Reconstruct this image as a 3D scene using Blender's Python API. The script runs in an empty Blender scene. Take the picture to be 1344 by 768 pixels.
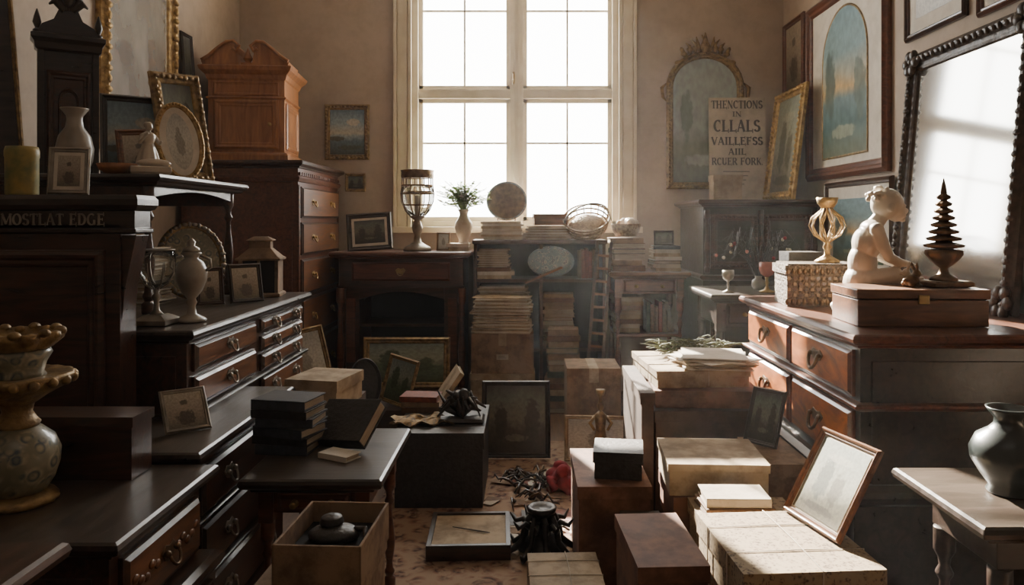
import bpy, math, random
from mathutils import Matrix, Vector
R=random.Random(7)
pi=math.pi
# ------------------------------------------------------------------ materials
def base_mat(name):
    m=bpy.data.materials.new(name); m.use_nodes=True
    nt=m.node_tree
    return m,nt,nt.nodes['Principled BSDF']
def N(nt,t,**k):
    n=nt.nodes.new(t)
    for a,v in k.items(): setattr(n,a,v)
    return n
def mixc(nt,fac,a,b,blend='MIX'):
    n=N(nt,'ShaderNodeMix',data_type='RGBA',blend_type=blend)
    for i,v in ((0,fac),(6,a),(7,b)):
        if isinstance(v,bpy.types.NodeSocket): nt.links.new(v,n.inputs[i])
        else: n.inputs[i].default_value=v if i==0 else (*v,1)
    return n.outputs[2]
def ramp(nt,src,stops):
    r=N(nt,'ShaderNodeValToRGB'); e=r.color_ramp.elements
    while len(e)<len(stops): e.new(.5)
    for i,(p,c) in enumerate(stops):
        e[i].position=p; e[i].color=(*c,1)
    nt.links.new(src,r.inputs[0]); return r.outputs[0]
def mth(nt,op,a,b=0.0):
    n=N(nt,'ShaderNodeMath',operation=op)
    for i,v in enumerate((a,b)):
        if isinstance(v,bpy.types.NodeSocket): nt.links.new(v,n.inputs[i])
        else: n.inputs[i].default_value=v
    return n.outputs[0]
def mk(name,c1,c2=None,rough=.5,metal=0,ns=6,st=(1,1,1),bump=.1,coat=0,dust=0,dis=0,trans=0,bd=.01,stain=0):
    m,nt,p=base_mat(name); L=nt.links
    if c2 is None: c2=tuple(x*.7 for x in c1)
    tc=N(nt,'ShaderNodeTexCoord'); mp=N(nt,'ShaderNodeMapping'); mp.inputs['Scale'].default_value=st
    L.new(tc.outputs['Object'],mp.inputs[0])
    no=N(nt,'ShaderNodeTexNoise'); no.inputs['Scale'].default_value=ns; no.inputs['Detail'].default_value=6
    no.inputs['Distortion'].default_value=dis
    L.new(mp.outputs[0],no.inputs['Vector'])
    col=ramp(nt,no.outputs[0],[(.3,c2),(.7,c1)])
    ro=mth(nt,'ADD',mth(nt,'MULTIPLY',no.outputs[0],.25),rough-.12)
    if stain:
        n3=N(nt,'ShaderNodeTexNoise'); n3.inputs['Scale'].default_value=9; n3.inputs['Detail'].default_value=9; n3.inputs['Roughness'].default_value=.7
        L.new(tc.outputs['Object'],n3.inputs['Vector'])
        col=mixc(nt,stain,col,ramp(nt,n3.outputs[0],[(.40,(.38,.33,.28)),(.56,(1,1,1))]),'MULTIPLY')
    if dust>0:
        g=N(nt,'ShaderNodeNewGeometry'); s=N(nt,'ShaderNodeSeparateXYZ'); L.new(g.outputs['Normal'],s.inputs[0])
        n2=N(nt,'ShaderNodeTexNoise'); n2.inputs['Scale'].default_value=5; n2.inputs['Detail'].default_value=5
        L.new(tc.outputs['Object'],n2.inputs['Vector'])
        f=mth(nt,'MULTIPLY',mth(nt,'POWER',mth(nt,'MAXIMUM',s.outputs[2],0.0),4.0),mth(nt,'MULTIPLY',n2.outputs[0],dust*1.3))
        col=mixc(nt,f,col,(.35,.285,.215))
        ro=mth(nt,'ADD',ro,mth(nt,'MULTIPLY',f,.3))
    L.new(col,p.inputs['Base Color']); L.new(ro,p.inputs['Roughness'])
    p.inputs['Metallic'].default_value=metal
    p.inputs['Coat Weight'].default_value=coat; p.inputs['Coat Roughness'].default_value=.2
    p.inputs['Transmission Weight'].default_value=trans
    if bump:
        b=N(nt,'ShaderNodeBump'); b.inputs['Strength'].default_value=bump; b.inputs['Distance'].default_value=bd
        L.new(no.outputs[0],b.inputs['Height']); L.new(b.outputs[0],p.inputs['Normal'])
    return m
# painted picture: vertical colour bands + soft-edged brushed shapes (x,y,rx,ry,colour) in the canvas' own UVs
def art(name,stops,amt=.35,ns=4,rough=.35,k=1.5,blobs=()):
    m,nt,p=base_mat(name); L=nt.links
    cl=lambda c:tuple(min(.9,x*k) for x in c)
    tc=N(nt,'ShaderNodeTexCoord'); s=N(nt,'ShaderNodeSeparateXYZ'); L.new(tc.outputs['UV'],s.inputs[0])
    no=N(nt,'ShaderNodeTexNoise'); no.inputs['Scale'].default_value=ns; no.inputs['Detail'].default_value=7
    L.new(tc.outputs['UV'],no.inputs['Vector'])
    v=mth(nt,'ADD',s.outputs[1],mth(nt,'MULTIPLY',mth(nt,'SUBTRACT',no.outputs[0],.5),amt))
    col=ramp(nt,v,[(q,cl(c)) for q,c in stops])
    n4=N(nt,'ShaderNodeTexNoise'); n4.inputs['Scale'].default_value=11; n4.inputs['Detail'].default_value=5
    L.new(tc.outputs['UV'],n4.inputs['Vector'])
    for cx,cy,rx,ry,c in blobs:
        dx=mth(nt,'DIVIDE',mth(nt,'SUBTRACT',s.outputs[0],cx),rx); dy=mth(nt,'DIVIDE',mth(nt,'SUBTRACT',s.outputs[1],cy),ry)
        d=mth(nt,'ADD',mth(nt,'MULTIPLY',dx,dx),mth(nt,'MULTIPLY',dy,dy))
        d=mth(nt,'ADD',d,mth(nt,'MULTIPLY',mth(nt,'SUBTRACT',n4.outputs[0],.5),2.2))
        f=ramp(nt,d,[(.6,(1,1,1)),(1.0,(0,0,0))])
        col=mixc(nt,mth(nt,'MULTIPLY',f,.85),col,cl(c))
    n2=N(nt,'ShaderNodeTexNoise'); n2.inputs['Scale'].default_value=ns*4; n2.inputs['Detail'].default_value=8
    L.new(tc.outputs['UV'],n2.inputs['Vector'])
    col=mixc(nt,.45,col,ramp(nt,n2.outputs[0],[(.38,(.4,.4,.4)),(.62,(1,1,1))]),'MULTIPLY')
    L.new(col,p.inputs['Base Color']); p.inputs['Roughness'].default_value=rough
    return m
WST=(1.2,9,9)
wood_dk=mk('dark_mahogany',(.078,.031,.017),(.020,.010,.006),.32,ns=3,st=WST,dis=1.5,coat=.3,dust=.12,bump=.12)
wood_bl=mk('ebonised_wood',(.042,.025,.018),(.013,.009,.006),.32,ns=3,st=WST,dis=1.2,coat=.3,dust=.2,bump=.1)
wood_rd=mk('red_mahogany',(.17,.054,.025),(.062,.021,.011),.34,ns=3,st=WST,dis=1.5,coat=.3,dust=.13,bump=.1)
wood_ven=mk('walnut_veneer',(.50,.155,.03),(.16,.042,.010),.38,ns=2.2,st=(2,4,4),dis=2.5,coat=.1,dust=.05,bump=.05)
wood_br=mk('brown_oak',(.23,.095,.038),(.088,.036,.017),.38,ns=3,st=WST,dis=1.5,coat=.2,dust=.18,bump=.12)
wood_hn=mk('honey_pine',(.43,.185,.068),(.23,.088,.032),.38,ns=3,st=(6,6,1),dis=1.5,coat=.2,dust=.12,bump=.08)
wood_fr=mk('carved_black_frame_wood',(.08,.052,.035),(.022,.014,.010),.4,ns=30,bump=.6,coat=.2,dust=.15)
brass=mk('aged_brass',(.50,.34,.15),(.18,.12,.055),.36,.9,ns=14,bump=.1)
bronze=mk('bronze_patina',(.24,.15,.08),(.09,.06,.038),.42,.7,ns=25,bump=.3,dust=.2)
iron=mk('cast_iron',(.055,.048,.045),(.02,.018,.017),.4,.5,ns=30,bump=.35,dust=.2)
pewter=mk('tarnished_silver',(.42,.38,.32),(.18,.16,.13),.35,.7,ns=14,bump=.15)
gilt=mk('antique_gilt',(.60,.41,.17),(.22,.13,.05),.42,.5,ns=35,bump=.7,dust=.1)
gilt_dk=mk('dull_gilt',(.40,.27,.115),(.13,.08,.038),.42,.5,ns=35,bump=.6,dust=.1)
marble=mk('cream_marble',(.70,.64,.54),(.52,.44,.35),.4,ns=5,bump=.05)
ceram=mk('cream_ceramic',(.53,.46,.36),(.36,.29,.22),.3,ns=6,bump=.05,coat=.4)
greyc=mk('glazed_stoneware',(.38,.34,.28),(.19,.16,.13),.33,ns=9,bump=.08,coat=.4)
teal=mk('dark_teal_glaze',(.04,.052,.048),(.016,.022,.022),.35,ns=7,bump=.1,coat=.4)
paper=mk('aged_paper',(.60,.52,.41),(.41,.34,.25),.85,ns=4,bump=.05,stain=.35)
paper2=mk('white_paper',(.74,.69,.60),(.60,.54,.45),.85,ns=4,bump=.04,stain=.2)
pages=mk('page_edges',(.52,.44,.33),(.30,.23,.16),.9,ns=14,st=(1,1,40),bump=.3)
card=mk('cardboard',(.34,.23,.14),(.24,.155,.095),.85,ns=5,bump=.06,stain=.7)
card2=mk('pale_cardboard',(.51,.40,.27),(.38,.29,.19),.85,ns=5,bump=.06,stain=.6)
cardr=mk('reddish_box_board',(.27,.125,.072),(.15,.068,.042),.7,ns=5,bump=.06,stain=.7)
cardk=mk('dark_box_board',(.11,.066,.043),(.055,.035,.024),.7,ns=5,bump=.06,stain=.7)
leath=mk('black_leather',(.036,.034,.034),(.015,.014,.015),.45,ns=60,bump=.35,dust=.25)
clothk=mk('book_cloth_navy',(.055,.06,.072),(.03,.033,.042),.7,ns=50,bump=.15,dust=.2)
clothb=mk('book_cloth_brown',(.19,.10,.05),(.10,.052,.028),.7,ns=50,bump=.15,dust=.2)
clothg=mk('book_cloth_green',(.085,.095,.06),(.04,.05,.03),.7,ns=50,bump=.15,dust=.2)
clothr=mk('book_cloth_red',(.26,.06,.03),(.13,.03,.02),.7,ns=50,bump=.15,dust=.2)
redc=mk('crimson_cloth',(.34,.03,.045),(.14,.012,.02),.9,ns=14,bump=.5)
wick=mk('wicker',(.38,.27,.15),(.15,.09,.05),.7,ns=60,bump=.8)
green=mk('dry_greenery',(.12,.13,.055),(.045,.055,.025),.8,ns=30,bump=.1)
leaf=mk('fresh_leaf',(.34,.48,.20),(.18,.30,.10),.6,ns=12,bump=.05)
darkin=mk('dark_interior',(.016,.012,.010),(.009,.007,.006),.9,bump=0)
winw=mk('cream_window_paint',(.78,.70,.54),(.66,.57,.42),.45,ns=8,bump=.08)
ink=mk('printing_ink',(.03,.025,.022),(.02,.018,.015),.8,bump=0)
pink=mk('pink_glass',(.45,.16,.12),(.3,.09,.07),.25,ns=8,bump=.05,coat=.5)
yel=mk('mustard_tin',(.48,.34,.09),(.10,.15,.06),.45,ns=16,bump=.05,dust=.2)
lace=mk('woven_basketry',(.20,.13,.075),(.03,.022,.015),.6,ns=70,bump=.9,bd=.02)
def patterned(name,c1,c2,c3,sc,rough=.8,coat=0):
    m,nt,p=base_mat(name); L=nt.links
    tc=N(nt,'ShaderNodeTexCoord'); v=N(nt,'ShaderNodeTexVoronoi'); v.inputs['Scale'].default_value=sc
    L.new(tc.outputs['Object'],v.inputs['Vector'])
    n=N(nt,'ShaderNodeTexNoise'); n.inputs['Scale'].default_value=sc*.6; n.inputs['Detail'].default_value=6
    n.inputs['Distortion'].default_value=2
    L.new(tc.outputs['Object'],n.inputs['Vector'])
    a=ramp(nt,v.outputs['Distance'],[(.15,c1),(.35,c2),(.5,c1),(.75,c3)])
    col=mixc(nt,ramp(nt,n.outputs[0],[(.42,(0,0,0)),(.58,(1,1,1))]),a,c3)
    L.new(col,p.inputs['Base Color']); p.inputs['Roughness'].default_value=rough; p.inputs['Coat Weight'].default_value=coat
    return m
porc=patterned('painted_porcelain',(.38,.33,.22),(.04,.07,.09),(.20,.19,.13),26,.35,.4)
plate_m=patterned('blue_painted_ceramic',(.40,.37,.28),(.03,.06,.10),(.12,.16,.19),32,.3,.4)
plate_b=patterned('blue_white_ceramic',(.56,.60,.60),(.04,.09,.20),(.22,.33,.42),34,.3,.5)
patbox=patterned('patterned_paper_box',(.28,.20,.12),(.08,.05,.032),(.34,.26,.16),60,.8)
rugm=patterned('persian_rug_wool',(.24,.12,.075),(.06,.03,.026),(.34,.23,.15),16,.95)
clothp=patterned('printed_scarf',(.40,.25,.11),(.12,.14,.15),(.46,.34,.2),30,.9)
def glassm():
    m,nt,p=base_mat('clear_glass'); p.inputs['Base Color'].default_value=(.95,.96,.94,1)
    p.inputs['Transmission Weight'].default_value=1; p.inputs['Roughness'].default_value=.06; p.inputs['IOR'].default_value=1.3
    return m
glass=glassm()
def panem():
    m=bpy.data.materials.new('window_glass'); m.use_nodes=True; nt=m.node_tree; nt.nodes.clear()
    o=N(nt,'ShaderNodeOutputMaterial'); t=N(nt,'ShaderNodeBsdfTransparent'); g=N(nt,'ShaderNodeBsdfGlossy'); g.inputs['Roughness'].default_value=.05
    x=N(nt,'ShaderNodeMixShader'); x.inputs[0].default_value=.04
    nt.links.new(t.outputs[0],x.inputs[1]); nt.links.new(g.outputs[0],x.inputs[2]); nt.links.new(x.outputs[0],o.inputs[0]); return m
pane=panem()
def mirrorm(name,d,tint,rough):
    m=bpy.data.materials.new(name); m.use_nodes=True; nt=m.node_tree; nt.nodes.clear()
    o=N(nt,'ShaderNodeOutputMaterial'); g=N(nt,'ShaderNodeBsdfGlossy'); g.inputs['Roughness'].default_value=rough; g.inputs['Color'].default_value=(.85,.85,.82,1)
    df=N(nt,'ShaderNodeBsdfDiffuse'); tc=N(nt,'ShaderNodeTexCoord'); n=N(nt,'ShaderNodeTexNoise'); n.inputs['Scale'].default_value=4; n.inputs['Detail'].default_value=6
    nt.links.new(tc.outputs['UV'],n.inputs['Vector'])
    nt.links.new(ramp(nt,n.outputs[0],[(.3,tuple(c*.5 for c in tint)),(.7,tint)]),df.inputs[0])
    x=N(nt,'ShaderNodeMixShader'); x.inputs[0].default_value=d
    nt.links.new(g.outputs[0],x.inputs[1]); nt.links.new(df.outputs[0],x.inputs[2]); nt.links.new(x.outputs[0],o.inputs[0]); return m
mir=mirrorm('dusty_mirror_glass',.20,(.72,.68,.60),.08)
mir_l=mirrorm('foxed_mirror_glass',.4,(.62,.61,.56),.1)
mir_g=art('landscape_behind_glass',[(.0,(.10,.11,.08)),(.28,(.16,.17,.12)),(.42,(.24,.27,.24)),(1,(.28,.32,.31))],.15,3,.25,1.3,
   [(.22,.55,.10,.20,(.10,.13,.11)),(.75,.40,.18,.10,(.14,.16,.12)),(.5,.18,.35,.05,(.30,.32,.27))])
A_sea=art('seascape_painting',[(.0,(.04,.05,.04)),(.30,(.07,.11,.13)),(.42,(.20,.25,.27)),(.48,(.34,.33,.27)),(.7,(.20,.27,.31)),(1,(.12,.18,.23))],.12,4,.35,1.6,
   [(.2,.36,.25,.06,(.05,.05,.03)),(.68,.72,.22,.08,(.38,.36,.30)),(.6,.16,.4,.06,(.05,.06,.04))])
A_dark=art('dark_oil_painting',[(.0,(.02,.015,.01)),(.35,(.05,.045,.03)),(.5,(.12,.11,.08)),(.8,(.10,.11,.09)),(1,(.05,.05,.045))],.3,4,.35,1.4,
   [(.25,.45,.12,.28,(.025,.022,.015)),(.78,.5,.14,.34,(.03,.028,.018)),(.5,.22,.2,.06,(.11,.10,.065))])
A_teal=art('arched_landscape_print',[(.0,(.10,.12,.08)),(.2,(.06,.11,.11)),(.38,(.12,.18,.19)),(.46,(.42,.28,.12)),(.55,(.30,.29,.22)),(.7,(.17,.25,.26)),(1,(.16,.25,.28))],.14,3,.35,1.5,
   [(.18,.50,.14,.26,(.07,.10,.09)),(.86,.42,.14,.22,(.08,.11,.09)),(.5,.16,.3,.05,(.22,.24,.18))])
A_print=art('engraving_print',[(.0,(.16,.14,.09)),(.3,(.22,.21,.15)),(.5,(.30,.30,.23)),(1,(.26,.29,.24))],.3,5,.45,1.0,
   [(.35,.5,.16,.30,(.07,.08,.06)),(.66,.42,.13,.24,(.10,.09,.06)),(.5,.8,.3,.06,(.36,.35,.28)),(.5,.12,.4,.06,(.08,.07,.05))])
A_pale=art('pale_sketch',[(.0,(.42,.40,.34)),(.5,(.55,.53,.47)),(1,(.40,.40,.37))],.6,5,k=1.15,blobs=[(.5,.45,.2,.22,(.26,.24,.2)),(.5,.68,.09,.09,(.28,.26,.22))])
A_port=art('sepia_photograph',[(.0,(.10,.085,.06)),(.5,(.24,.20,.155)),(1,(.32,.28,.22))],.3,4,blobs=[(.5,.28,.26,.24,(.05,.04,.03)),(.5,.62,.11,.15,(.26,.21,.16)),(.5,.72,.12,.08,(.06,.05,.035))])
A_green=art('green_landscape_print',[(.0,(.05,.06,.03)),(.4,(.08,.11,.06)),(.6,(.24,.25,.18)),(1,(.16,.20,.18))],.25,4,blobs=[(.3,.55,.16,.3,(.04,.06,.03)),(.75,.45,.14,.2,(.05,.07,.035))])

# ------------------------------------------------------------------ builder
def T(x=0,y=0,z=0,rx=0,ry=0,rz=0,s=1):
    return Matrix.Translation((x,y,z))@Matrix.Rotation(math.radians(rz),4,'Z')@Matrix.Rotation(math.radians(ry),4,'Y')@Matrix.Rotation(math.radians(rx),4,'X')@Matrix.Scale(s,4)
class B:
    def __init__(s): s.v=[];s.f=[];s.m=[];s.sm=[];s.uv={};s.mats=[];s.M=Matrix()
    def mi(s,m):
        if m not in s.mats: s.mats.append(m)
        return s.mats.index(m)
    def add(s,vs,fs,mat,smooth=False,uvs=None):
        o=len(s.v); s.v+= [s.M@Vector(p) for p in vs]; i=s.mi(mat)
        for k,f in enumerate(fs):
            if uvs: s.uv[len(s.f)]=[uvs[j] for j in f]
            s.f.append([o+j for j in f]); s.m.append(i); s.sm.append(smooth)
    def box(s,x0,x1,y0,y1,z0,z1,mat):
        s.add([(x0,y0,z0),(x1,y0,z0),(x1,y1,z0),(x0,y1,z0),(x0,y0,z1),(x1,y0,z1),(x1,y1,z1),(x0,y1,z1)],
              [(0,3,2,1),(4,5,6,7),(0,1,5,4),(1,2,6,5),(2,3,7,6),(3,0,4,7)],mat)
    def slab(s,x0,x1,y0,y1,prof,mat,smooth=False):
        vs=[];fs=[]
        for o,z in prof: vs+=[(x0-o,y0-o,z),(x1+o,y0-o,z),(x1+o,y1+o,z),(x0-o,y1+o,z)]
        n=len(prof)
        for i in range(n-1):
            for j in range(4):
                a=i*4+j;b=i*4+(j+1)%4; fs.append((a,b,b+4,a+4))
        fs.append((3,2,1,0)); t=(n-1)*4; fs.append((t,t+1,t+2,t+3))
        s.add(vs,fs,mat,smooth)
    def lathe(s,prof,mat,cx=0,cy=0,cz=0,seg=28,sc=None,sx=1,sy=1):
        vs=[];fs=[];n=len(prof)
        for k,(r,z) in enumerate(prof):
            for j in range(seg):
                a=2*pi*j/seg; rr=r
                if sc and k in sc[2]: rr=r*(1+sc[0]*math.cos(sc[1]*a))
                vs.append((cx+rr*sx*math.cos(a),cy+rr*sy*math.sin(a),cz+z))
        for i in range(n-1):
            for j in range(seg):
                a=i*seg+j;b=i*seg+(j+1)%seg; fs.append((a,b,b+seg,a+seg))
        fs.append(tuple(reversed(range(seg)))); fs.append(tuple(range((n-1)*seg,n*seg)))
        s.add(vs,fs,mat,True)
    def tube(s,pts,r,mat,seg=8,closed=False):
        pts=[Vector(p) for p in pts]; n=len(pts)
        rs=r if isinstance(r,(list,tuple)) else [r]*n
        vs=[];fs=[]
        prev=None
        for i in range(n):
            a=pts[(i-1)%n] if (closed or i>0) else pts[0]; b=pts[(i+1)%n] if (closed or i<n-1) else pts[-1]
            t=(b-a); t=t.normalized() if t.length>1e-9 else Vector((0,0,1))
            u=prev if prev is not None else (Vector((1,0,0)) if abs(t.z)>.8 else Vector((0,0,1)))
            u=(u-t*u.dot(t)); u=u.normalized() if u.length>1e-6 else t.orthogonal().normalized()
            prev=u; w=t.cross(u)
            for j in range(seg):
                c=2*pi*j/seg; vs.append(pts[i]+u*(rs[i]*math.cos(c))+w*(rs[i]*math.sin(c)))
        m=n if closed else n-1
        for i in range(m):
            for j in range(seg):
                a=i*seg+j;b=i*seg+(j+1)%seg;i2=(i+1)%n
                fs.append((a,b,i2*seg+(j+1)%seg,i2*seg+j))
        if not closed:
            fs.append(tuple(reversed(range(seg)))); fs.append(tuple(range((n-1)*seg,n*seg)))
        s.add(vs,fs,mat,True)
    def ball(s,c,r,mat,seg=12,rings=8,rot=None):
        if not isinstance(r,(list,tuple)): r=(r,r,r)
        vs=[];fs=[];Q=rot or Matrix()
        for i in range(rings+1):
            p=pi*i/rings
            for j in range(seg):
                a=2*pi*j/seg
                q=Q@Vector((r[0]*math.sin(p)*math.cos(a),r[1]*math.sin(p)*math.sin(a),-r[2]*math.cos(p)))
                vs.append((c[0]+q.x,c[1]+q.y,c[2]+q.z))
        for i in range(rings):
            for j in range(seg):
                a=i*seg+j;b=i*seg+(j+1)%seg; fs.append((a,b,b+seg,a+seg))
        s.add(vs,fs,mat,True)
    def prism(s,pts,y0,y1,mat):
        n=len(pts); vs=[(x,y0,z) for x,z in pts]+[(x,y1,z) for x,z in pts]
        fs=[tuple(range(n)),tuple(reversed(range(n,2*n)))]+[(i,i+n,(i+1)%n+n,(i+1)%n) for i in range(n)]
        s.add(vs,fs,mat)
    def frame(s,pts,fw,fd,mf,ma,mat_w=0,mm=None,beads=0,bm=None,smooth=False,br=None):
        def inset(d):
            out=[];n=len(pts)
            for i in range(n):
                p0=Vector(pts[i-1]);p1=Vector(pts[i]);p2=Vector(pts[(i+1)%n])
                a=(p1-p0).normalized();b=(p2-p1).normalized()
                na=Vector((-a.y,a.x));nb=Vector((-b.y,b.x)); h=(na+nb).normalized(); c=max(.35,h.dot(na))
                out.append(p1+h*(d/c))
            return out
        prof=[(0,0),(0,-fd*.55),(fw*.12,-fd*.7),(fw*.28,-fd),(fw*.45,-fd*.9),(fw*.6,-fd*.6),(fw*.8,-fd*.62),(fw*.92,-fd*.5),(fw,-fd*.3)]
        vs=[];fs=[];n=len(pts)
        for d,y in prof: vs+=[(q.x,y,q.y) for q in inset(d)]
        for i in range(len(prof)-1):
            for j in range(n):
                a=i*n+j;b=i*n+(j+1)%n; fs.append((a,b,b+n,a+n))
        s.add(vs,fs,mf,smooth)
        s.add([(p[0],-.001,p[1]) for p in pts],[tuple(reversed(range(n)))],mf)
        def fill(d,y,m):
            q=inset(d); x0=min(k.x for k in q);x1=max(k.x for k in q);z0=min(k.y for k in q);z1=max(k.y for k in q)
            s.add([(k.x,y,k.y) for k in q],[tuple(range(n))],m,False,[((k.x-x0)/(x1-x0),(k.y-z0)/(z1-z0)) for k in q])
        if mat_w:
            fill(fw*.95,-fd*.28,mm or paper2); fill(fw+mat_w,-fd*.28-.002,ma)
        else: fill(fw*.95,-fd*.3,ma)
        if beads:
            q=inset(fw*.4); per=[]
            for i in range(n):
                a=q[i];b=q[(i+1)%n]; l=(b-a).length; k=max(1,int(l/beads))
                for t in range(k): per.append(a.lerp(b,t/k))
            rr=br or beads*.42
            for k,p in enumerate(per):
                s.ball((p.x,-fd*.9,p.y),(rr*(.8+.4*(k%2)),rr*.7,rr*(1.1-.3*(k%2))),bm or mf,7,5)
    def finish(s,name,loc=(0,0,0),rot=(0,0,0),bevel=0,parent=None,remesh=0):
        me=bpy.data.meshes.new(name); me.from_pydata([tuple(v) for v in s.v],[],s.f)
        for m in s.mats: me.materials.append(m)
        uvl=me.uv_layers.new(name='UVMap')
        for i,p in enumerate(me.polygons):
            p.material_index=s.m[i]; p.use_smooth=s.sm[i]
            if i in s.uv:
                for k,li in enumerate(p.loop_indices): uvl.data[li].uv=s.uv[i][k]
        me.update()
        o=bpy.data.objects.new(name,me); bpy.context.scene.collection.objects.link(o)
        o.location=loc; o.rotation_euler=[math.radians(a) for a in rot]
        if remesh:
            m=o.modifiers.new('remesh','REMESH'); m.mode='VOXEL'; m.voxel_size=remesh; m.use_smooth_shade=True
            m=o.modifiers.new('smooth','SMOOTH'); m.factor=.6; m.iterations=3
        if bevel:
            m=o.modifiers.new('bevel','BEVEL'); m.width=bevel; m.segments=2; m.limit_method='ANGLE'; m.angle_limit=math.radians(50)
        if parent: o.parent=parent
        return o
def rect(w,h,z0=0): return [(-w/2,z0),(w/2,z0),(w/2,z0+h),(-w/2,z0+h)]
def ell(rx,rz,cz,n=40): return [(rx*math.cos(2*pi*i/n),cz+rz*math.sin(2*pi*i/n)) for i in range(n)]
def arch(w,h,n=16,rise=None):
    rise=rise or w/2
    return [(-w/2,0),(w/2,0)]+[(w/2*math.cos(pi*i/n),h-rise+rise*math.sin(pi*i/n)) for i in range(n+1)]
def picture(name,loc,rz,w,h,a,mf=None,fw=.03,fd=.025,lean=0,roll=0,mw=0,mm=None,beads=0,br=None,pts=None,bevel=0):
    b=B(); b.M=T(ry=roll,rx=-lean); b.frame(pts or rect(w,h),fw,fd,mf or wood_dk,a,mw,mm,beads,br=br)
    return b.finish(name,loc,(0,0,rz),bevel)
# serif lettering built from strokes
def _arc(cx,cz,rx,rz,a0,a1,n=14): return [(cx+rx*math.cos(math.radians(a0+(a1-a0)*i/n)),cz+rz*math.sin(math.radians(a0+(a1-a0)*i/n))) for i in range(n+1)]
def letter(c):
    K=.24;t=.12; S=[]
    def V(x,k=K): S.extend([([(x,0),(x,1)],k),([(x-k*.5-.07,.04),(x+k*.5+.07,.04)],.08),([(x-k*.5-.07,.96),(x+k*.5+.07,.96)],.08)])
    def Hh(a,b_,z,tick=0):
        S.append(([(a,z),(b_,z)],t))
        if tick: S.append(([(b_,z-tick/2),(b_,z+tick/2)],.09))
    def A(p,k): S.append((p,k))
    def ringarc(cx,cz,rx,rz,a0,a1):
        p=_arc(cx,cz,rx,rz,a0,a1,20)
        ang=[a0+(a1-a0)*i/20 for i in range(21)]
        for i in range(20):
            k=t+(K-t)*abs(math.cos(math.radians(ang[i])))
            S.append(([p[i],p[i+1]],k*1.05))
    w=.85
    if c=='T': V(.42); Hh(.04,.8,.94); S.append(([(.06,.76),(.06,.97)],.09)); S.append(([(.78,.76),(.78,.97)],.09))
    elif c=='H': V(.18);V(.74);Hh(.18,.74,.5); w=1.0
    elif c in 'EF':
        V(.2);Hh(.2,.68,.94,.3);Hh(.2,.55,.52,.22)
        if c=='E': Hh(.2,.72,.06,.34)
    elif c=='N': V(.14,.1);V(.76,.1);A([(.14,1),(.76,0)],K);w=.98
    elif c=='C': ringarc(.44,.5,.34,.46,50,310); S.append(([(.68,.68),(.68,.98)],.08));w=.85
    elif c=='O': ringarc(.46,.5,.36,.46,0,360); w=.98
    elif c=='S': ringarc(.36,.74,.22,.22,20,270); ringarc(.36,.27,.25,.23,90,-160); w=.75
    elif c=='I': V(.22); w=.48
    elif c=='L': V(.2);Hh(.2,.72,.06,.34); w=.82
    elif c=='A': A([(.08,0),(.42,1)],t);A([(.42,1),(.78,0)],K);Hh(.2,.66,.33);A([(0,.04),(.2,.04)],.08);A([(.62,.04),(.92,.04)],.08);w=.96
    elif c=='V': A([(.08,1),(.42,0)],K);A([(.42,0),(.76,1)],t);A([(-.04,.96),(.24,.96)],.08);A([(.64,.96),(.86,.96)],.08);w=.9
    elif c=='R': V(.2);Hh(.2,.5,.94);Hh(.2,.5,.5);ringarc(.48,.73,.2,.23,-90,90);A([(.45,.5),(.82,0)],K);w=.95
    elif c=='U': S.append(([(.2,.3),(.2,1)],K));S.append(([(.72,.3),(.72,1)],t));ringarc(.46,.32,.26,.28,180,360);A([(.05,.96),(.35,.96)],.08);A([(.6,.96),(.84,.96)],.08);w=.95
    elif c=='K': V(.2);A([(.28,.42),(.74,.98)],t);A([(.4,.58),(.8,0)],K);w=.94
    elif c=='M': V(.12,.1);V(.96,.2);A([(.14,1),(.52,.1)],K);A([(.52,.1),(.94,1)],t);w=1.15
    elif c=='G': ringarc(.46,.5,.36,.46,50,320);S.append(([(.74,.05),(.74,.45)],K));w=1.0
    elif c=='D': V(.2);ringarc(.36,.5,.4,.46,-90,90);Hh(.2,.4,.94);Hh(.2,.4,.06);w=.95
    elif c=='.': S.append(([(.1,.0),(.1,.14)],.14)); w=.3
    else: w=.5
    return S,w
def lettering(b,s,h,zbase,y,mat,wtot,dep=.002,x0=0):
    ws=[letter(c)[1] for c in s]; tot=sum(ws); k=wtot/tot; x=x0-wtot/2
    for c,w in zip(s,ws):
        for pts,th in letter(c)[0]:
            for p,q in zip(pts[:-1],pts[1:]):
                a=Vector((x+p[0]*k,zbase+p[1]*h)); e=Vector((x+q[0]*k,zbase+q[1]*h)); d=(e-a)
                if d.length<1e-6: continue
                n=Vector((-d.y,d.x)).normalized()*th*min(k,h)*.5; ex=d.normalized()*.0008
                b.prism([tuple(a-n-ex),tuple(e-n+ex),tuple(e+n+ex),tuple(a+n-ex)],y-dep,y,mat)
        x+=w*k

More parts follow.
